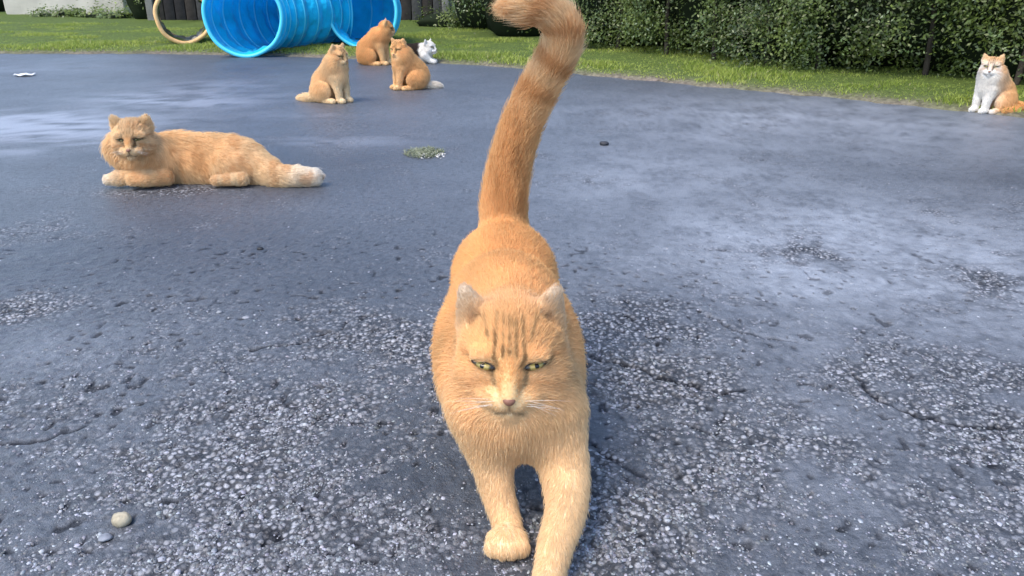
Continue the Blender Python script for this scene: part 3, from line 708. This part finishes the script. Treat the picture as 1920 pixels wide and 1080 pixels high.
        hc.attributes['position'].data.foreach_set('vector', pts.astype(np.float32).ravel())
        ra = hc.attributes.get('radius') or hc.attributes.new('radius', 'FLOAT', 'POINT')
        rr = np.array([1, .92, .65, .12])[None] * rad * (.8 + .4 * g.random((n_, 1))) * np.clip(L_ / .010, .55, 1.1); ra.data.foreach_set('value', rr.astype(np.float32).ravel())
        cc = c * (1 + g.normal(size=(n_, 1)) * .06); ca = hc.attributes.new('col', 'FLOAT_COLOR', 'CURVE'); ca.data.foreach_set('color', np.c_[np.clip(cc, 0, 1), np.ones(n_)].astype(np.float32).ravel())
        hc.materials.append(M_fur); fo = bpy.data.objects.new('fur', hc); COL.objects.link(fo); fo.parent = body
        # ---- eyes, nose, whiskers
        for h in s.heads:
            M, sc, c0 = h['M'], h['sc'], h['c']; ex, ez = h['eye']
            for x in (-1, 1):
                yy = s.front(h, x * ex, ez); eye(root, c0, M, sc, x, (x * ex, yy - .015, ez), eyecol, lid)
            yy = s.front(h, 0, -.33); nose(root, c0, M, sc, (0, yy + .03, -.35), nosecol)
            if whisk: whiskers(root, c0, M, sc, s, h)
        return root
    def front(s, h, x, z):
        """y of the body surface straight in front of head-local (x, z)"""
        for y in np.arange(-1.6, 0, .01):
            w_ = h['c'] + h['M'] @ (np.array([x, y, z]) * h['sc']); i = np.clip(((w_ - s.lo) / s.res).round().astype(int), 0, np.array(s.D.shape) - 1)
            if s.D[tuple(i)] < 0: return y
        return -.7

def surface_nets(D, lo, res):
    S_ = D < 0; n = D.shape; nodes = {}
    cs = np.zeros((n[0] - 1, n[1] - 1, n[2] - 1), np.int8)
    for a in (0, 1):
        for b in (0, 1):
            for c in (0, 1): cs += S_[a:n[0] - 1 + a, b:n[1] - 1 + b, c:n[2] - 1 + c]
    act = (cs > 0) & (cs < 8); idx = np.full(cs.shape, -1, np.int64); C = np.argwhere(act); idx[act] = np.arange(len(C))
    acc = np.zeros((len(C), 3)); cnt = np.zeros(len(C)); co = [(a, b, c) for a in (0, 1) for b in (0, 1) for c in (0, 1)]
    val = {o: D[C[:, 0] + o[0], C[:, 1] + o[1], C[:, 2] + o[2]] for o in co}
    for o in co:
        for ax_ in range(3):
            if o[ax_]: continue
            q = list(o); q[ax_] = 1; q = tuple(q); d0, d1 = val[o], val[q]; m = (d0 < 0) != (d1 < 0)
            t = d0[m] / (d0[m] - d1[m]); p = np.tile(np.array(o, float), (m.sum(), 1)); p[:, ax_] += t; acc[m] += p; cnt[m] += 1
    V = lo + (C + acc / cnt[:, None]) * res; F = []
    for ax_ in range(3):
        u, v = [(1, 2), (2, 0), (0, 1)][ax_]
        s0 = [slice(0, n[i]) for i in range(3)]; s1 = list(s0); s0[ax_] = slice(0, n[ax_] - 1); s1[ax_] = slice(1, n[ax_])
        a, b = S_[tuple(s0)], S_[tuple(s1)]
        for cond, flip in ((a & ~b, False), (~a & b, True)):
            E_ = np.argwhere(cond); E_ = E_[(E_[:, u] > 0) & (E_[:, v] > 0) & (E_[:, u] < n[u] - 1) & (E_[:, v] < n[v] - 1)]
            q = []
            for du, dv in ((-1, -1), (0, -1), (0, 0), (-1, 0)):
                e = E_.copy(); e[:, u] += du; e[:, v] += dv; q.append(idx[e[:, 0], e[:, 1], e[:, 2]])
            q = np.stack(q, -1); F.append(q[:, ::-1] if flip else q)
    return V, np.concatenate(F)

def gauss(q, c, r): return np.exp(-(((q - np.array(c)) / np.array(r)) ** 2).sum(-1))
def seg2(q, a, b):
    """distance in the x-z plane of the face from a segment"""
    a, b = np.array(a, float), np.array(b, float); X = q[:, [0, 2]]; ab = b - a; t = np.clip(((X - a) @ ab) / (ab @ ab), 0, 1)
    return np.linalg.norm(X - a - t[:, None] * ab, axis=1)
CREAM = np.array([.84, .67, .44]); GINGER = np.array([.88, .56, .25]); DEEP = np.array([.56, .27, .10]); WHITE = np.array([.85, .82, .77]); BROWN = np.array([.16, .07, .03])
def lerp(c, d, w_): return c * (1 - w_[:, None]) + np.array(d) * w_[:, None]
def face_paint(q, c, ln, fl, h, wh, we, Nn):
    ax = np.stack([np.abs(q[:, 0]), q[:, 1], q[:, 2]], -1); near = (np.clip(wh + we, 0, 1)) * (np.linalg.norm(q, axis=1) < 1.9); fr = near * sstep(.1, -.35, q[:, 1])
    k = h['kind']; M = h['M']
    cream, deep = (CREAM, DEEP) if k != 'white' else (WHITE, WHITE * .95)
    if k == 'bicolour': cream = WHITE
    c = lerp(c, cream, fr * np.clip(.52 * gauss(ax, (.30, -.85, -.55), (.36, .5, .24)) + gauss(ax, (0, -.8, -.8), (.4, .6, .3)) + .45 * gauss(ax, (.62, -.4, -.42), (.28, .5, .25)), 0, .95))
    c = lerp(c, GINGER if k != 'white' else WHITE, fr * .8 * gauss(ax, (0, -.9, 0), (.13, .5, .30)))
    if k == 'bicolour': c = lerp(c, WHITE, fr * np.clip(gauss(ax, (0, -.85, -.2), (.10, .6, .35)) * 1.0 + sstep(-.35, -.6, q[:, 2]), 0, 1))
    c = lerp(c, CREAM if k == 'bicolour' else cream, fr * .55 * np.clip(gauss(ax, (.42, -.6, .30), (.20, .5, .07)) + gauss(ax, (.42, -.6, -.08), (.24, .5, .08)), 0, 1))
    if k != 'white':
        st = 0
        for a, b, w_ in (((.0, .40), (.0, 1.0), .030), ((.11, .34), (.09, 1.0), .026), ((.25, .30), (.20, .92), .032), ((.36, .58), (.44, .90), .026), ((.18, .16), (.26, .36), .032)):
            d = seg2(ax, a, b) + .040 * (vnoise(q * np.array([1, 1, .6]), 9, 3) - .5); st = st + np.exp(-(d / w_) ** 2)
        frs = near * sstep(.35, -.1, q[:, 1]); c = lerp(c, deep * .32, frs * np.clip(st, 0, 1) * h['stripe'] * (.45 + .55 * sstep(.3, .6, vnoise(q, 7, 13))) * sstep(1.05, .75, q[:, 2]))
        for a, b, w_, v in (((.66, .22), (.98, .16), .045, .7), ((.40, -.16), (.82, -.30), .08, .5), ((.60, -.45), (.85, -.55), .05, .4), ((.14, .16), (.16, -.22), .04, .4)):
            c = lerp(c, deep, fr * v * np.exp(-(seg2(ax, a, b) / w_) ** 2))
    else: pass
    ex, ez = h['eye']
    tear = np.exp(-(seg2(ax, (ex - .18, ez - .06), (ex - .21, ez - .34)) / .032) ** 2)
    c = lerp(c, BROWN * .6, fr * tear * .85)
    mouth = np.minimum(seg2(ax, (0, -.42), (0, -.56)), seg2(ax, (0, -.56), (.22, -.66)))
    c = lerp(c, BROWN, fr * .75 * np.exp(-(mouth / .028) ** 2) * sstep(-.6, -.8, q[:, 1]))
    # almond outline left bare for the eye
    X = np.stack([ax[:, 0] - ex, q[:, 2] - ez + .12 * (-(ax[:, 0] - ex))], -1); e = (X[:, 0] / .24) ** 2 + (X[:, 1] / .10) ** 2
    c = lerp(c, BROWN * .7, fr * sstep(1.35, 1.0, e) * .85)
    dens = np.where((fr > .3) & (e < 1.05), 0.02, 1.0)
    nose_d = gauss(q, (0, -1.05, -.34), (.12, .25, .10)); dens = np.where(nose_d > .55, .05, dens)
    # lie of the fur: away from the nose, short near it
    dn = np.linalg.norm(q - np.array([0, -1.05, -.30]), axis=1); away = nrm(q - np.array([0, -1.05, -.30])) + np.array([0, .35, 0]); away = away @ M.T
    wn = np.clip(wh, 0, 1)[:, None] * sstep(.7, -.1, q[:, 1])[:, None]; fl = fl * (1 - wn) + nrm(away) * wn
    ln = ln * (1 - wn[:, 0] * (1 - np.clip(.16 + .55 * dn, .16, 1.0)))
    # inside of the ears: pale and tufted
    up = M @ np.array([0, .1, 1.]); wee = np.clip(we, 0, 1); fl = fl * (1 - wee[:, None]) + up * wee[:, None]
    back = wee * sstep(.2, .5, (Nn @ M)[:, 1]); c = lerp(c, GINGER if k != 'white' else WHITE, back * .8)
    return c, ln, fl, dens

M_skin = mat('cat_undercoat', rough=.9, spec=.1, attr='col')
def fur_material():
    m = bpy.data.materials.new('cat_fur'); m.use_nodes = True; t = m.node_tree; N, L = t.nodes, t.links; b = N['Principled BSDF']
    a = N.new('ShaderNodeAttribute'); a.attribute_name = 'col'; L.new(a.outputs['Color'], b.inputs['Base Color'])
    b.inputs['Roughness'].default_value = .55; b.inputs['Specular IOR Level'].default_value = .25
    tr = N.new('ShaderNodeBsdfTranslucent'); L.new(a.outputs['Color'], tr.inputs[0]); mi = N.new('ShaderNodeMixShader'); mi.inputs[0].default_value = .48
    L.new(b.outputs[0], mi.inputs[1]); L.new(tr.outputs[0], mi.inputs[2]); L.new(mi.outputs[0], N['Material Output'].inputs[0]); return m
M_fur = fur_material()
M_eyerim = mat('eye_rim', (.02, .012, .01), .5, .4)
def eye_material(col):
    m = mat('iris', col, .25, .5, coat=.25); t = m.node_tree; N, L = t.nodes, t.links; b = N['Principled BSDF']
    a = N.new('ShaderNodeAttribute'); a.attribute_name = 'rad'; r = N.new('ShaderNodeValToRGB'); e = r.color_ramp.elements
    e[0].position = .0; e[0].color = (.004, .004, .004, 1); e[1].position = 1; e[1].color = (.015, .010, .006, 1)
    for p_, c_ in ((.24, (.004, .004, .004)), (.31, tuple(np.array(col) * 1.0)), (.72, tuple(np.array(col) * .8)), (.88, tuple(np.array(col) * .22))):
        x = r.color_ramp.elements.new(p_); x.color = (*c_, 1)
    L.new(a.outputs['Fac'], r.inputs[0]); L.new(r.outputs[0], b.inputs['Base Color']); return m
def almond(a, bt, bb, n=28):
    th = np.linspace(0, 2 * np.pi, n + 1)[:-1]; x = np.cos(th); z = np.sin(th); z = np.sign(z) * np.abs(z) ** 1.15
    return np.stack([x * a, np.where(z > 0, z * bt, z * bb)], -1)
def dome(a, bt, bb, bulge, rings=7, n=28):
    O = almond(a, bt, bb, n); V = [(0, -bulge, 0)]
    for k in range(1, rings + 1):
        f = k / rings
        for x, z in O: V.append((x * f, -bulge * (1 - f * f), z * f))
    F = [(0, 1 + (i + 1) % n, 1 + i) for i in range(n)]
    for k in range(rings - 1):
        for i in range(n): F.append((1 + k * n + i, 1 + k * n + (i + 1) % n, 1 + (k + 1) * n + (i + 1) % n, 1 + (k + 1) * n + i))
    return np.array(V, float), F
def eye(root, c0, M, sc, x, p, col, lid):
    yaw = x * .42; cy, sy = math.cos(yaw), math.sin(yaw); Rr = np.array([[cy, -sy, 0], [sy, cy, 0], [0, 0, 1]])
    roll = -x * .12; cr, sr = math.cos(roll), math.sin(roll); Ro = np.array([[cr, 0, sr], [0, 1, 0], [-sr, 0, cr]])
    def place(V, dy): return c0 + (((V + np.array([0, dy, 0])) @ Ro.T @ Rr.T) + np.array(p)) @ M.T * sc
    V, F = dome(.255, .120 * lid + .030, .100, .05); npmesh('eye_rim', place(V, .012), F, M_eyerim, root, smooth=True)
    V, F = dome(.205, .120 * lid, .088, .065); rd = np.sqrt((V[:, 0] / 1.0 + x * .0) ** 2 + ((V[:, 2] - .012) / 1.25) ** 2) / .150
    e = npmesh('eye', place(V, -.012), F, eye_material(col), root, smooth=True, attrs={'rad': np.clip(rd, 0, 1)})
def nose(root, c0, M, sc, p, col):
    u = np.linspace(0, 2 * np.pi, 19)[:-1]; v = np.linspace(.1, np.pi - .1, 10); V = []
    for b in v:
        for a in u:
            X, Y, Z = math.cos(a) * math.sin(b), math.sin(a) * math.sin(b), math.cos(b)
            w_ = .55 + .45 * (Z * .5 + .5) ** .8; V.append((X * .135 * w_, Y * .09, Z * .085))
    F = [(j * 18 + i, (j + 1) * 18 + i, (j + 1) * 18 + (i + 1) % 18, j * 18 + (i + 1) % 18) for j in range(9) for i in range(18)] + [tuple(range(18)), tuple(9 * 18 + i for i in range(17, -1, -1))]
    npmesh('nose', c0 + (np.array(V) + np.array(p)) @ M.T * sc, F, mat('nose_skin', col, .5, .4, noise=(300, .2)), root, smooth=True)
def whiskers(root, c0, M, sc, cat, h):
    g = np.random.default_rng(8); pts = []
    for x in (-1, 1):
        for k in range(6):
            z = -.40 - .05 * (k % 3); p0 = np.array([x * (.22 + .03 * (k // 3)), -.98 + .04 * (k // 3), z]); d = nrm(np.array([x * 1., -.15 + .1 * g.normal(), .25 - .14 * k / 2 + .1 * g.normal()])); L_ = .55 + .4 * g.random()
            for t in (0, .33, .66, 1.): pts.append(p0 + d * L_ * t + np.array([0, .25, -.22]) * t * t * L_)
    pts = c0 + np.array(pts) @ M.T * sc; n_ = 12; hc = bpy.data.hair_curves.new('whiskers'); hc.add_curves([4] * n_); hc.attributes['position'].data.foreach_set('vector', pts.astype(np.float32).ravel())
    ra = hc.attributes.new('radius', 'FLOAT', 'POINT'); ra.data.foreach_set('value', np.tile(np.array([.00015, .00014, .0001, .00004], np.float32) * sc / .07, n_))
    hc.materials.append(M_whisk); o = bpy.data.objects.new('whiskers', hc); COL.objects.link(o); o.parent = root; o['kind'] = 'stuff'
M_whisk = mat('whisker', (.8, .76, .7), .3, .5)

G, CR_, DP, WH = GINGER, CREAM, DEEP, WHITE
# ---------------------------------------------------------------- the walking cat in front
def front_cat():
    o = np.array([0, 1.15, 0]); A = lambda px, py, Y: at(px, py, Y) - o
    c = Cat(0, o)
    mid = G * .8 + CR_ * .2; pale = G * .35 + CR_ * .65
    # torso, rump to chest
    c.ell((-.014, .245, .232), (.083, .10, .080), col=G, ln=.022, flow=(0, 1, -.3), k=.03)
    c.cone((-.010, .02, .205), (-.014, .24, .205), .098, .088, col=G, ln=.024, k=.04, flow=(0, 1, -.15))
    c.ell((-.006, .00, .180), (.112, .15, .100), col=mid, ln=.026, k=.04, flow=(0, .8, -.5))
    c.cone((-.004, -.03, .262), (-.010, .07, .245), .060, .07, col=G, ln=.02, k=.04, flow=(0, 1, -.1))       # shoulder blades
    c.ell((0, -.06, .155), (.100, .11, .085), col=pale, ln=.024, k=.04, flow=(0, .4, -1)); c.ell((0.004, -.138, .182), (.088, .078, .096), col=pale, ln=.026, k=.035, flow=(0, .2, -1))              # chest
    c.cone((-.003, -.06, .235), (0, -.13, .265), .078, .070, col=mid, ln=.022, k=.03, flow=(0, .8, -.5))     # neck
    # front legs
    l = [A(900, 775, 1.00), A(919, 860, .985), A(938, 940, .955), A(953, 990, .925)]
    pw = A(950, 1012, .90); pw[2] = .016
    c.chain(l + [pw], [.035, .028, .021, .0185, .019], col=pale, ln=.010, k=.035, tag_='leg', flow=(0, -.1, -1))
    for dx in (-.017, -.006, .006, .017): c.cone(pw + (dx * .8, .0, 0), pw + (dx * 1.05, -.022 + abs(dx) * .45, -.003), .0128, .0115, col=pale, ln=.006, k=.005, tag_='leg')
    r = [A(1040, 780, 1.00), A(1058, 880, .965), A(1062, 950, .915), A(1043, 1020, .865), A(1030, 1075, .83)]
    pw = A(1026, 1112, .80); pw[2] = .018
    c.chain(r + [pw], [.041, .034, .027, .022, .019, .018], col=pale, ln=.010, k=.035, tag_='leg', flow=(0, -.25, -1))
    for dx in (-.017, -.006, .006, .017): c.cone(pw + (dx * .8, .0, 0), pw + (dx * 1.05, -.022 + abs(dx) * .45, -.003), .0128, .0115, col=pale, ln=.006, k=.005, tag_='leg')
    # hind legs
    for x, yy in ((-.055, .22), (.045, .30)):
        c.ell((x, yy, .15), (.042, .075, .085), col=G, ln=.02, k=.03, flow=(0, .3, -1))
        c.chain([(x, yy + .01, .11), (x, yy + .06, .075), (x, yy + .02, .03)], [.035, .024, .018], col=pale, ln=.012, k=.02)
        c.cone((x, yy + .02, .02), (x, yy - .035, .016), .018, .018, col=pale, ln=.008, k=.012)
    # tail: straight up, curling to the left at the end
    T = [A(945, 440, 1.46), A(945, 380, 1.47), A(958, 300, 1.47), A(985, 215, 1.46), A(1018, 150, 1.45), A(1048, 95, 1.44), A(1053, 55, 1.43), A(1030, 22, 1.42), A(995, 14, 1.41), A(966, 14, 1.40)]
    rt = [.044, .040, .036, .032, .030, .029, .028, .026, .022, .013]
    T = catmull(T, 3); rt = catmull(np.array(rt)[:, None], 3)[:, 0]; n0 = len(c.P)
    for i in range(len(T) - 1): c.cone(T[i], T[i + 1], rt[i], rt[i + 1], col=G * (.85 - .020 * i) + CR_ * (.15 + .020 * i), ln=.018 + .0005 * i, k=.02, tag_='tail')
    for p in c.P[n0:]: p['grp'] = n0
    c.head(A(957, 664, 1.005), .0770, yaw=R(-1), pitch=R(1), roll=R(0), col=mid, ln=.0098, ear=.92, eye=(.45, .14), ear_col=np.array([.70, .60, .49]))
    tl = np.array(T)
    def pat(X, col, s):
        # darker saddle over the spine, pale flanks low down
        sp = np.exp(-((X[:, 0] + .012) / .045) ** 2) * sstep(-.02, .12, X[:, 1]) * sstep(.2, .28, X[:, 2]); col = lerp(col, DP * .45 + G * .55, sp * .55)
        low = sstep(.20, .09, X[:, 2]) * (X[:, 1] < .3); col = lerp(col, CR_, low * .45)
        # tail bands and dark line along its front
        t = np.zeros(len(X)); best = np.full(len(X), 9.)
        L_ = np.r_[0, np.cumsum(np.linalg.norm(np.diff(tl, axis=0), axis=1))]
        for i in range(len(tl) - 1):
            a, b = tl[i], tl[i + 1]; u = np.clip(((X - a) @ (b - a)) / ((b - a) @ (b - a)), 0, 1); d = np.linalg.norm(X - a - u[:, None] * (b - a), axis=1)
            m = d < best; best[m] = d[m]; t[m] = (L_[i] + u * (L_[i + 1] - L_[i]))[m]
        on = (best < .065) & (X[:, 1] > .2) & (X[:, 2] > .30)
        band = .5 + .5 * np.cos(2 * np.pi * (t - .02) / .062 + (vnoise(X, 30, 5) - .5) * 1.5); amt = on * band ** 2 * sstep(.17, .30, t) * .6
        col = lerp(col, DP, amt); col = lerp(col, CR_, on * (1 - band) ** 1.5 * sstep(.17, .35, t) * .55)
        streak_ = on * sstep(.30, .1, t) * sstep(.52, .75, fbm(X * np.array([1, 1, .25]), 38, 2, 9)); col = lerp(col, DP * .9, streak_ * .6)
        return col
    for p in c.P:
        if p['tag'] == 'body': p['ln'] *= .68
    c.build('walking_cat', 'large ginger cat walking towards the viewer with its tail raised', res=.003, strands=360000, rad=.00028, pat=pat, seed=1, eyecol=(.40, .31, .09), lid=.50)
front_cat()

# ---------------------------------------------------------------- the lying cat at the left
def lying_cat():
    o = gp(395, 343); o[2] = 0; c = Cat(0, o); k = FPX / (o[1] * math.cos(PITCH) + CAM_H * math.sin(PITCH)); X_ = lambda px: (px - 395) / k
    pale = G * .30 + CR_ * .70; mid = G * .58 + CR_ * .42
    B = lambda px, py, Y: tuple(at(px, py, o[1] + Y) - o)
    c.cone(B(335, 294, .06), B(425, 297, .07), .084, .080, col=mid, ln=.036, k=.04, flow=(1, 0, -.4))
    c.cone(B(335, 318, .04), B(440, 318, .04), .060, .060, col=mid, ln=.028, k=.04, flow=(.6, 0, -.8))
    c.ell(B(455, 305, .05), (.080, .08, .074), col=pale, ln=.028, k=.045, flow=(1, 0, -.5))
    c.cone(B(462, 306, .05), B(502, 320, .03), .066, .042, col=pale, ln=.026, k=.03, flow=(1, 0, -.6))
    c.ell(B(303, 300, .02), (.070, .075, .085), col=mid, ln=.032, k=.04, flow=(.5, -.2, -1))
    c.ell(B(262, 296, -.01), (.072, .060, .075), col=pale, ln=.034, k=.03, flow=(.0, -.3, -1))
    c.ell(B(252, 278, -.02), (.096, .060, .068), col=CR_ * .6 + G * .4, ln=.034, k=.03, flow=(.0, -.2, -1))
    c.ell(B(440, 316, .0), (.075, .050, .046), col=pale, ln=.030, k=.05, flow=(.8, -.2, -.5))
    c.cone(B(455, 335, -.07), B(405, 338, -.075), .020, .016, col=CR_, ln=.010, k=.015)
    c.chain([B(298, 328, -.05), B(262, 331, -.065), B(222, 334, -.07)], [.024, .024, .021], col=pale, ln=.016, k=.02)
    c.cone(B(222, 334, -.07), B(203, 337, -.072), .022, .017, col=WH, ln=.008, k=.012)
    c.chain([B(312, 331, -.06), B(278, 336, -.09), B(250, 337, -.10)], [.022, .020, .017], col=mid, ln=.016, k=.02)
    n0 = len(c.P)
    c.cone(B(488, 318, .01), B(520, 330, -.03), .050, .038, col=pale, ln=.028, k=.03); c.cone(B(520, 330, -.03), B(558, 331, -.045), .038, .031, col=CR_, ln=.024, k=.02)
    c.cone(B(556, 330, -.045), B(588, 331, -.045), .033, .025, col=WH, ln=.022, k=.02)
    for p in c.P[n0:]: p['grp'] = n0
    c.head(B(250, 260, -.07), .070, yaw=R(8), pitch=R(2), roll=R(-1), col=mid * .5 + CR_ * .5, ln=.024, ear=.62, ear_col=CR_ * .9, eye=(.40, .12), stripe=.35)
    def pat(X, col, s):
        n = fbm(X * np.array([2.2, 1, 1]), 16, 3, 5); col = lerp(col, DP * .6 + G * .4, sstep(.5, .68, n) * .55 * (X[:, 0] > -.24))
        col = lerp(col, CR_, sstep(.10, .0, X[:, 2]) * .3); return col
    c.build('lying_cat', 'long haired ginger cat lying on the asphalt with white paw and tail tip', res=.004, strands=75000, rad=.0007, pat=pat, seed=2, eyecol=(.20, .20, .08), fur_up=.48, lid=.2)
lying_cat()

# ---------------------------------------------------------------- sitting cats
def sitting(px, py, yaw, hyaw, name, label, base, chest, legs, tailcol, seed, pat=None, scale=1., hpitch=0., hoff=(0, 0, 0), ears=.62, kind='ginger', tail=None, broad=1., eyes=(.35, .3, .1), hroll=0., strands=26000, eartint=None):
    o = gp(px, py); o[2] = 0; c = Cat(yaw, o); z = scale
    def v(*a): return tuple(np.array(a) * z)
    kk = dict(k=.03)
    c.ell(v(0, .095, .075), np.array((.080 * broad, .085, .075)) * z, col=base, ln=.022, flow=(0, .6, -.8), **kk)
    c.cone(v(0, .085, .12), v(0, .00, .215), .078 * z * broad, .066 * z, col=base, ln=.022, flow=(0, .6, -.9), **kk)
    c.ell(v(0, -.03, .165), np.array((.058, .052, .085)) * z, col=chest, ln=.026, flow=(0, -.2, -1), **kk)
    for x in (-1, 1):
        c.chain([v(x * .034, -.03, .15), v(x * .034, -.05, .08), v(x * .032, -.055, .025)], [.034 * z, .024 * z, .019 * z], col=legs, ln=.010, k=.015)
        c.cone(v(x * .032, -.055, .017), v(x * .034, -.085, .014), .020 * z, .016 * z, col=legs, ln=.006, k=.01)
        c.ell(v(x * .072, .065, .068), np.array((.036, .078, .064)) * z, col=base, ln=.018, flow=(0, .3, -1), k=.02)
        c.cone(v(x * .072, .03, .016), v(x * .072, -.035, .014), .019 * z, .017 * z, col=legs * .6 + base * .4, ln=.008, k=.012)
    tl = tail or [(.02, .17, .04), (.09, .19, .028), (.13, .10, .024), (.12, .02, .02)]
    c.chain([v(*t) for t in tl], [.032 * z, .028 * z, .024 * z, .016 * z][:len(tl)], col=tailcol, ln=.022, k=.02)
    hc_ = np.array((0, -.035, .280)) * z + np.array(hoff); c.cone(v(0, .0, .205), tuple(hc_ - np.array((0, -.02, .03)) * z), .066 * z, .060 * z, col=base * .6 + chest * .4, ln=.022, k=.025, flow=(0, .2, -1))
    c.ell(tuple(hc_ - np.array((0, -.02, .045)) * z), np.array((.066, .056, .05)) * z, col=base * .6 + chest * .4, ln=.026, k=.03, flow=(0, .1, -1))
    c.head(tuple(hc_), .062 * z, yaw=hyaw - yaw, pitch=hpitch, roll=hroll, col=base, ln=.012, ear=ears, kind=kind, ear_col=eartint if eartint is not None else CR_ * .8 + base * .2)
    return c.build(name, label, res=.0045, strands=strands, rad=.0009, pat=pat, seed=seed, eyecol=eyes, whisk=False, lid=.5, fur_up=.36)
lightg = G * .55 + CR_ * .45
def patG(X, col, s):
    f = sstep(.0, -.04, X[:, 1] + .6 * np.maximum(np.abs(X[:, 0]) - .035, 0)) * sstep(.30, .25, X[:, 2]); col = lerp(col, WH, f * .95); return col
sitting(1848, 210, R(-68), R(-34), 'sitting_cat', 'ginger and white cat sitting by the grass edge in front of the hedge', G * .8 + CR_ * .2, WH, WH, G, 11, pat=patG, kind='bicolour', hoff=(.004, -.005, -.005), ears=.75, eartint=CR_, scale=.90)
def patC(X, col, s): return lerp(col, CR_, sstep(.07, .01, X[:, 2]) * .6)
sitting(632, 191, R(58), R(62), 'sitting_cat', 'pale ginger cat sitting alone facing right, left of the other sitters', lightg, CR_, CR_, CR_, 12, pat=patC, hoff=(0, -.004, .005), ears=.66,
        tail=[(-.06, .12, .03), (-.08, .17, .022), (-.07, .22, .016), (-.06, .27, .009)], hpitch=R(8), scale=.95)
dk = G * .80 + DP * .10 + CR_ * .10
sitting(760, 167, R(-62), R(-30), 'sitting_cat', 'darker orange cat sitting in profile facing left with a white tail tip', dk, G * .7 + CR_ * .3, lightg, WH * .8 + CR_ * .2, 13, hpitch=R(12), ears=.66, scale=.93,
        tail=[(.02, .12, .03), (.03, .17, .022), (.05, .21, .020), (.06, .24, .014)])
sitting(711, 121, R(70), R(100), 'sitting_cat', 'orange cat sitting behind the others against the blue tunnel, head turned away', G * .75 + DP * .25, G * .7 + CR_ * .3, G * .6 + CR_ * .4, G, 14, ears=.62, scale=1.04, hoff=(.0, -.05, .0), hpitch=R(4), broad=1.15)
def white_cat():
    o = gp(778, 119); o[2] = 0; c = Cat(R(0), o)
    c.cone((-.06, .05, .08), (.06, .05, .09), .07, .07, col=WH, ln=.02, k=.03); c.ell((.09, .02, .08), (.055, .05, .065), col=WH, ln=.02, k=.03)
    for y in (-.03, .04): c.chain([(.09, y, .07), (.13, y, .03), (.17, y - .01, .017)], [.03, .02, .016], col=WH, ln=.01, k=.015)
    c.cone((-.08, .06, .05), (-.16, .0, .022), .04, .022, col=WH, ln=.02, k=.02); c.ell((-.07, -.0, .06), (.05, .05, .055), col=WH, ln=.015, k=.02)
    c.cone((.09, .02, .10), (.115, .02, .115), .05, .045, col=WH, ln=.02, k=.02)
    c.head((.125, .02, .125), .060, yaw=R(68), pitch=R(-6), col=WH * .97, ln=.01, ear=.75, kind='white', ear_col=WH * .9)
    c.build('crouching_cat', 'white cat with a dark back partly hidden behind the orange sitting cats', res=.0045, strands=14000, rad=.0009, seed=15, whisk=False, pat=lambda X, col, s: lerp(col, (.05, .035, .028), sstep(.045, .02, X[:, 0] + (vnoise(X, 30, 2) - .5) * .05) * sstep(.05, .07, X[:, 2])))
white_cat()

# ================================================================== SMALL GROUND DETAILS
def weed(px, py):
    c = gp(px, py); r = empty('weed_tuft', (c[0], c[1], 0), 'small green weed tuft growing through a crack in the asphalt', 'weed')
    g = np.random.default_rng(5); n = 650; a = g.random(n) * 6.28; q = g.random(n) ** .6
    P = np.stack([np.cos(a) * q * .085, np.sin(a) * q * .10, np.full(n, .001)], -1); t = g.random((n, 1))
    col = np.array([.14, .17, .09]) * (1 - t) + np.array([.42, .43, .30]) * t
    o = blades(P, .006 + .014 * g.random(n), .003 + .003 * g.random(n), col, 'leaf_blades', '', M_grass, lean=1.6, seed=6, parent=r); tag(o, kind='stuff')
    P = np.stack([.02 + g.random(60) * .13 - .05, -.03 + g.normal(size=60) * .03, np.full(60, .004)], -1); v, f = rocks(P, .003 + .004 * g.random(60), 7, .5)
    tag(npmesh('grit', v, f, M_stone, r, attrs={'col': np.repeat((.35 + .3 * g.random((60, 1))) * np.array([1, .98, .95]), 11, 0)}), kind='stuff')
weed(795, 288)
def scrap(px, py, w_, d_, h_, col, label, name, cat, seed):
    c = gp(px, py); g = np.random.default_rng(seed); nu, nv = 9, 6; V = []
    for j in range(nv):
        for i in range(nu):
            x = (i / (nu - 1) - .5) * w_; y = (j / (nv - 1) - .5) * d_ * (1 - .5 * abs(2 * i / (nu - 1) - 1) ** 2); V.append((x, y, .004 + h_ * (.5 + .5 * math.sin(i * 1.3 + j)) * (.5 + g.random())))
    F = np.array([[j * nu + i, j * nu + i + 1, (j + 1) * nu + i + 1, (j + 1) * nu + i] for j in range(nv - 1) for i in range(nu - 1)])
    o = npmesh(name, np.array(V), F, mat(name, col, .6, .3), smooth=True); o.location = (c[0], c[1], .002); so = o.modifiers.new('s', 'SOLIDIFY'); so.thickness = .0012; tag(o, label, cat)
scrap(47, 142, .14, .12, .010, (.62, .64, .68), 'crumpled white scrap lying on the asphalt at the upper left', 'paper_scrap', 'litter', 3)
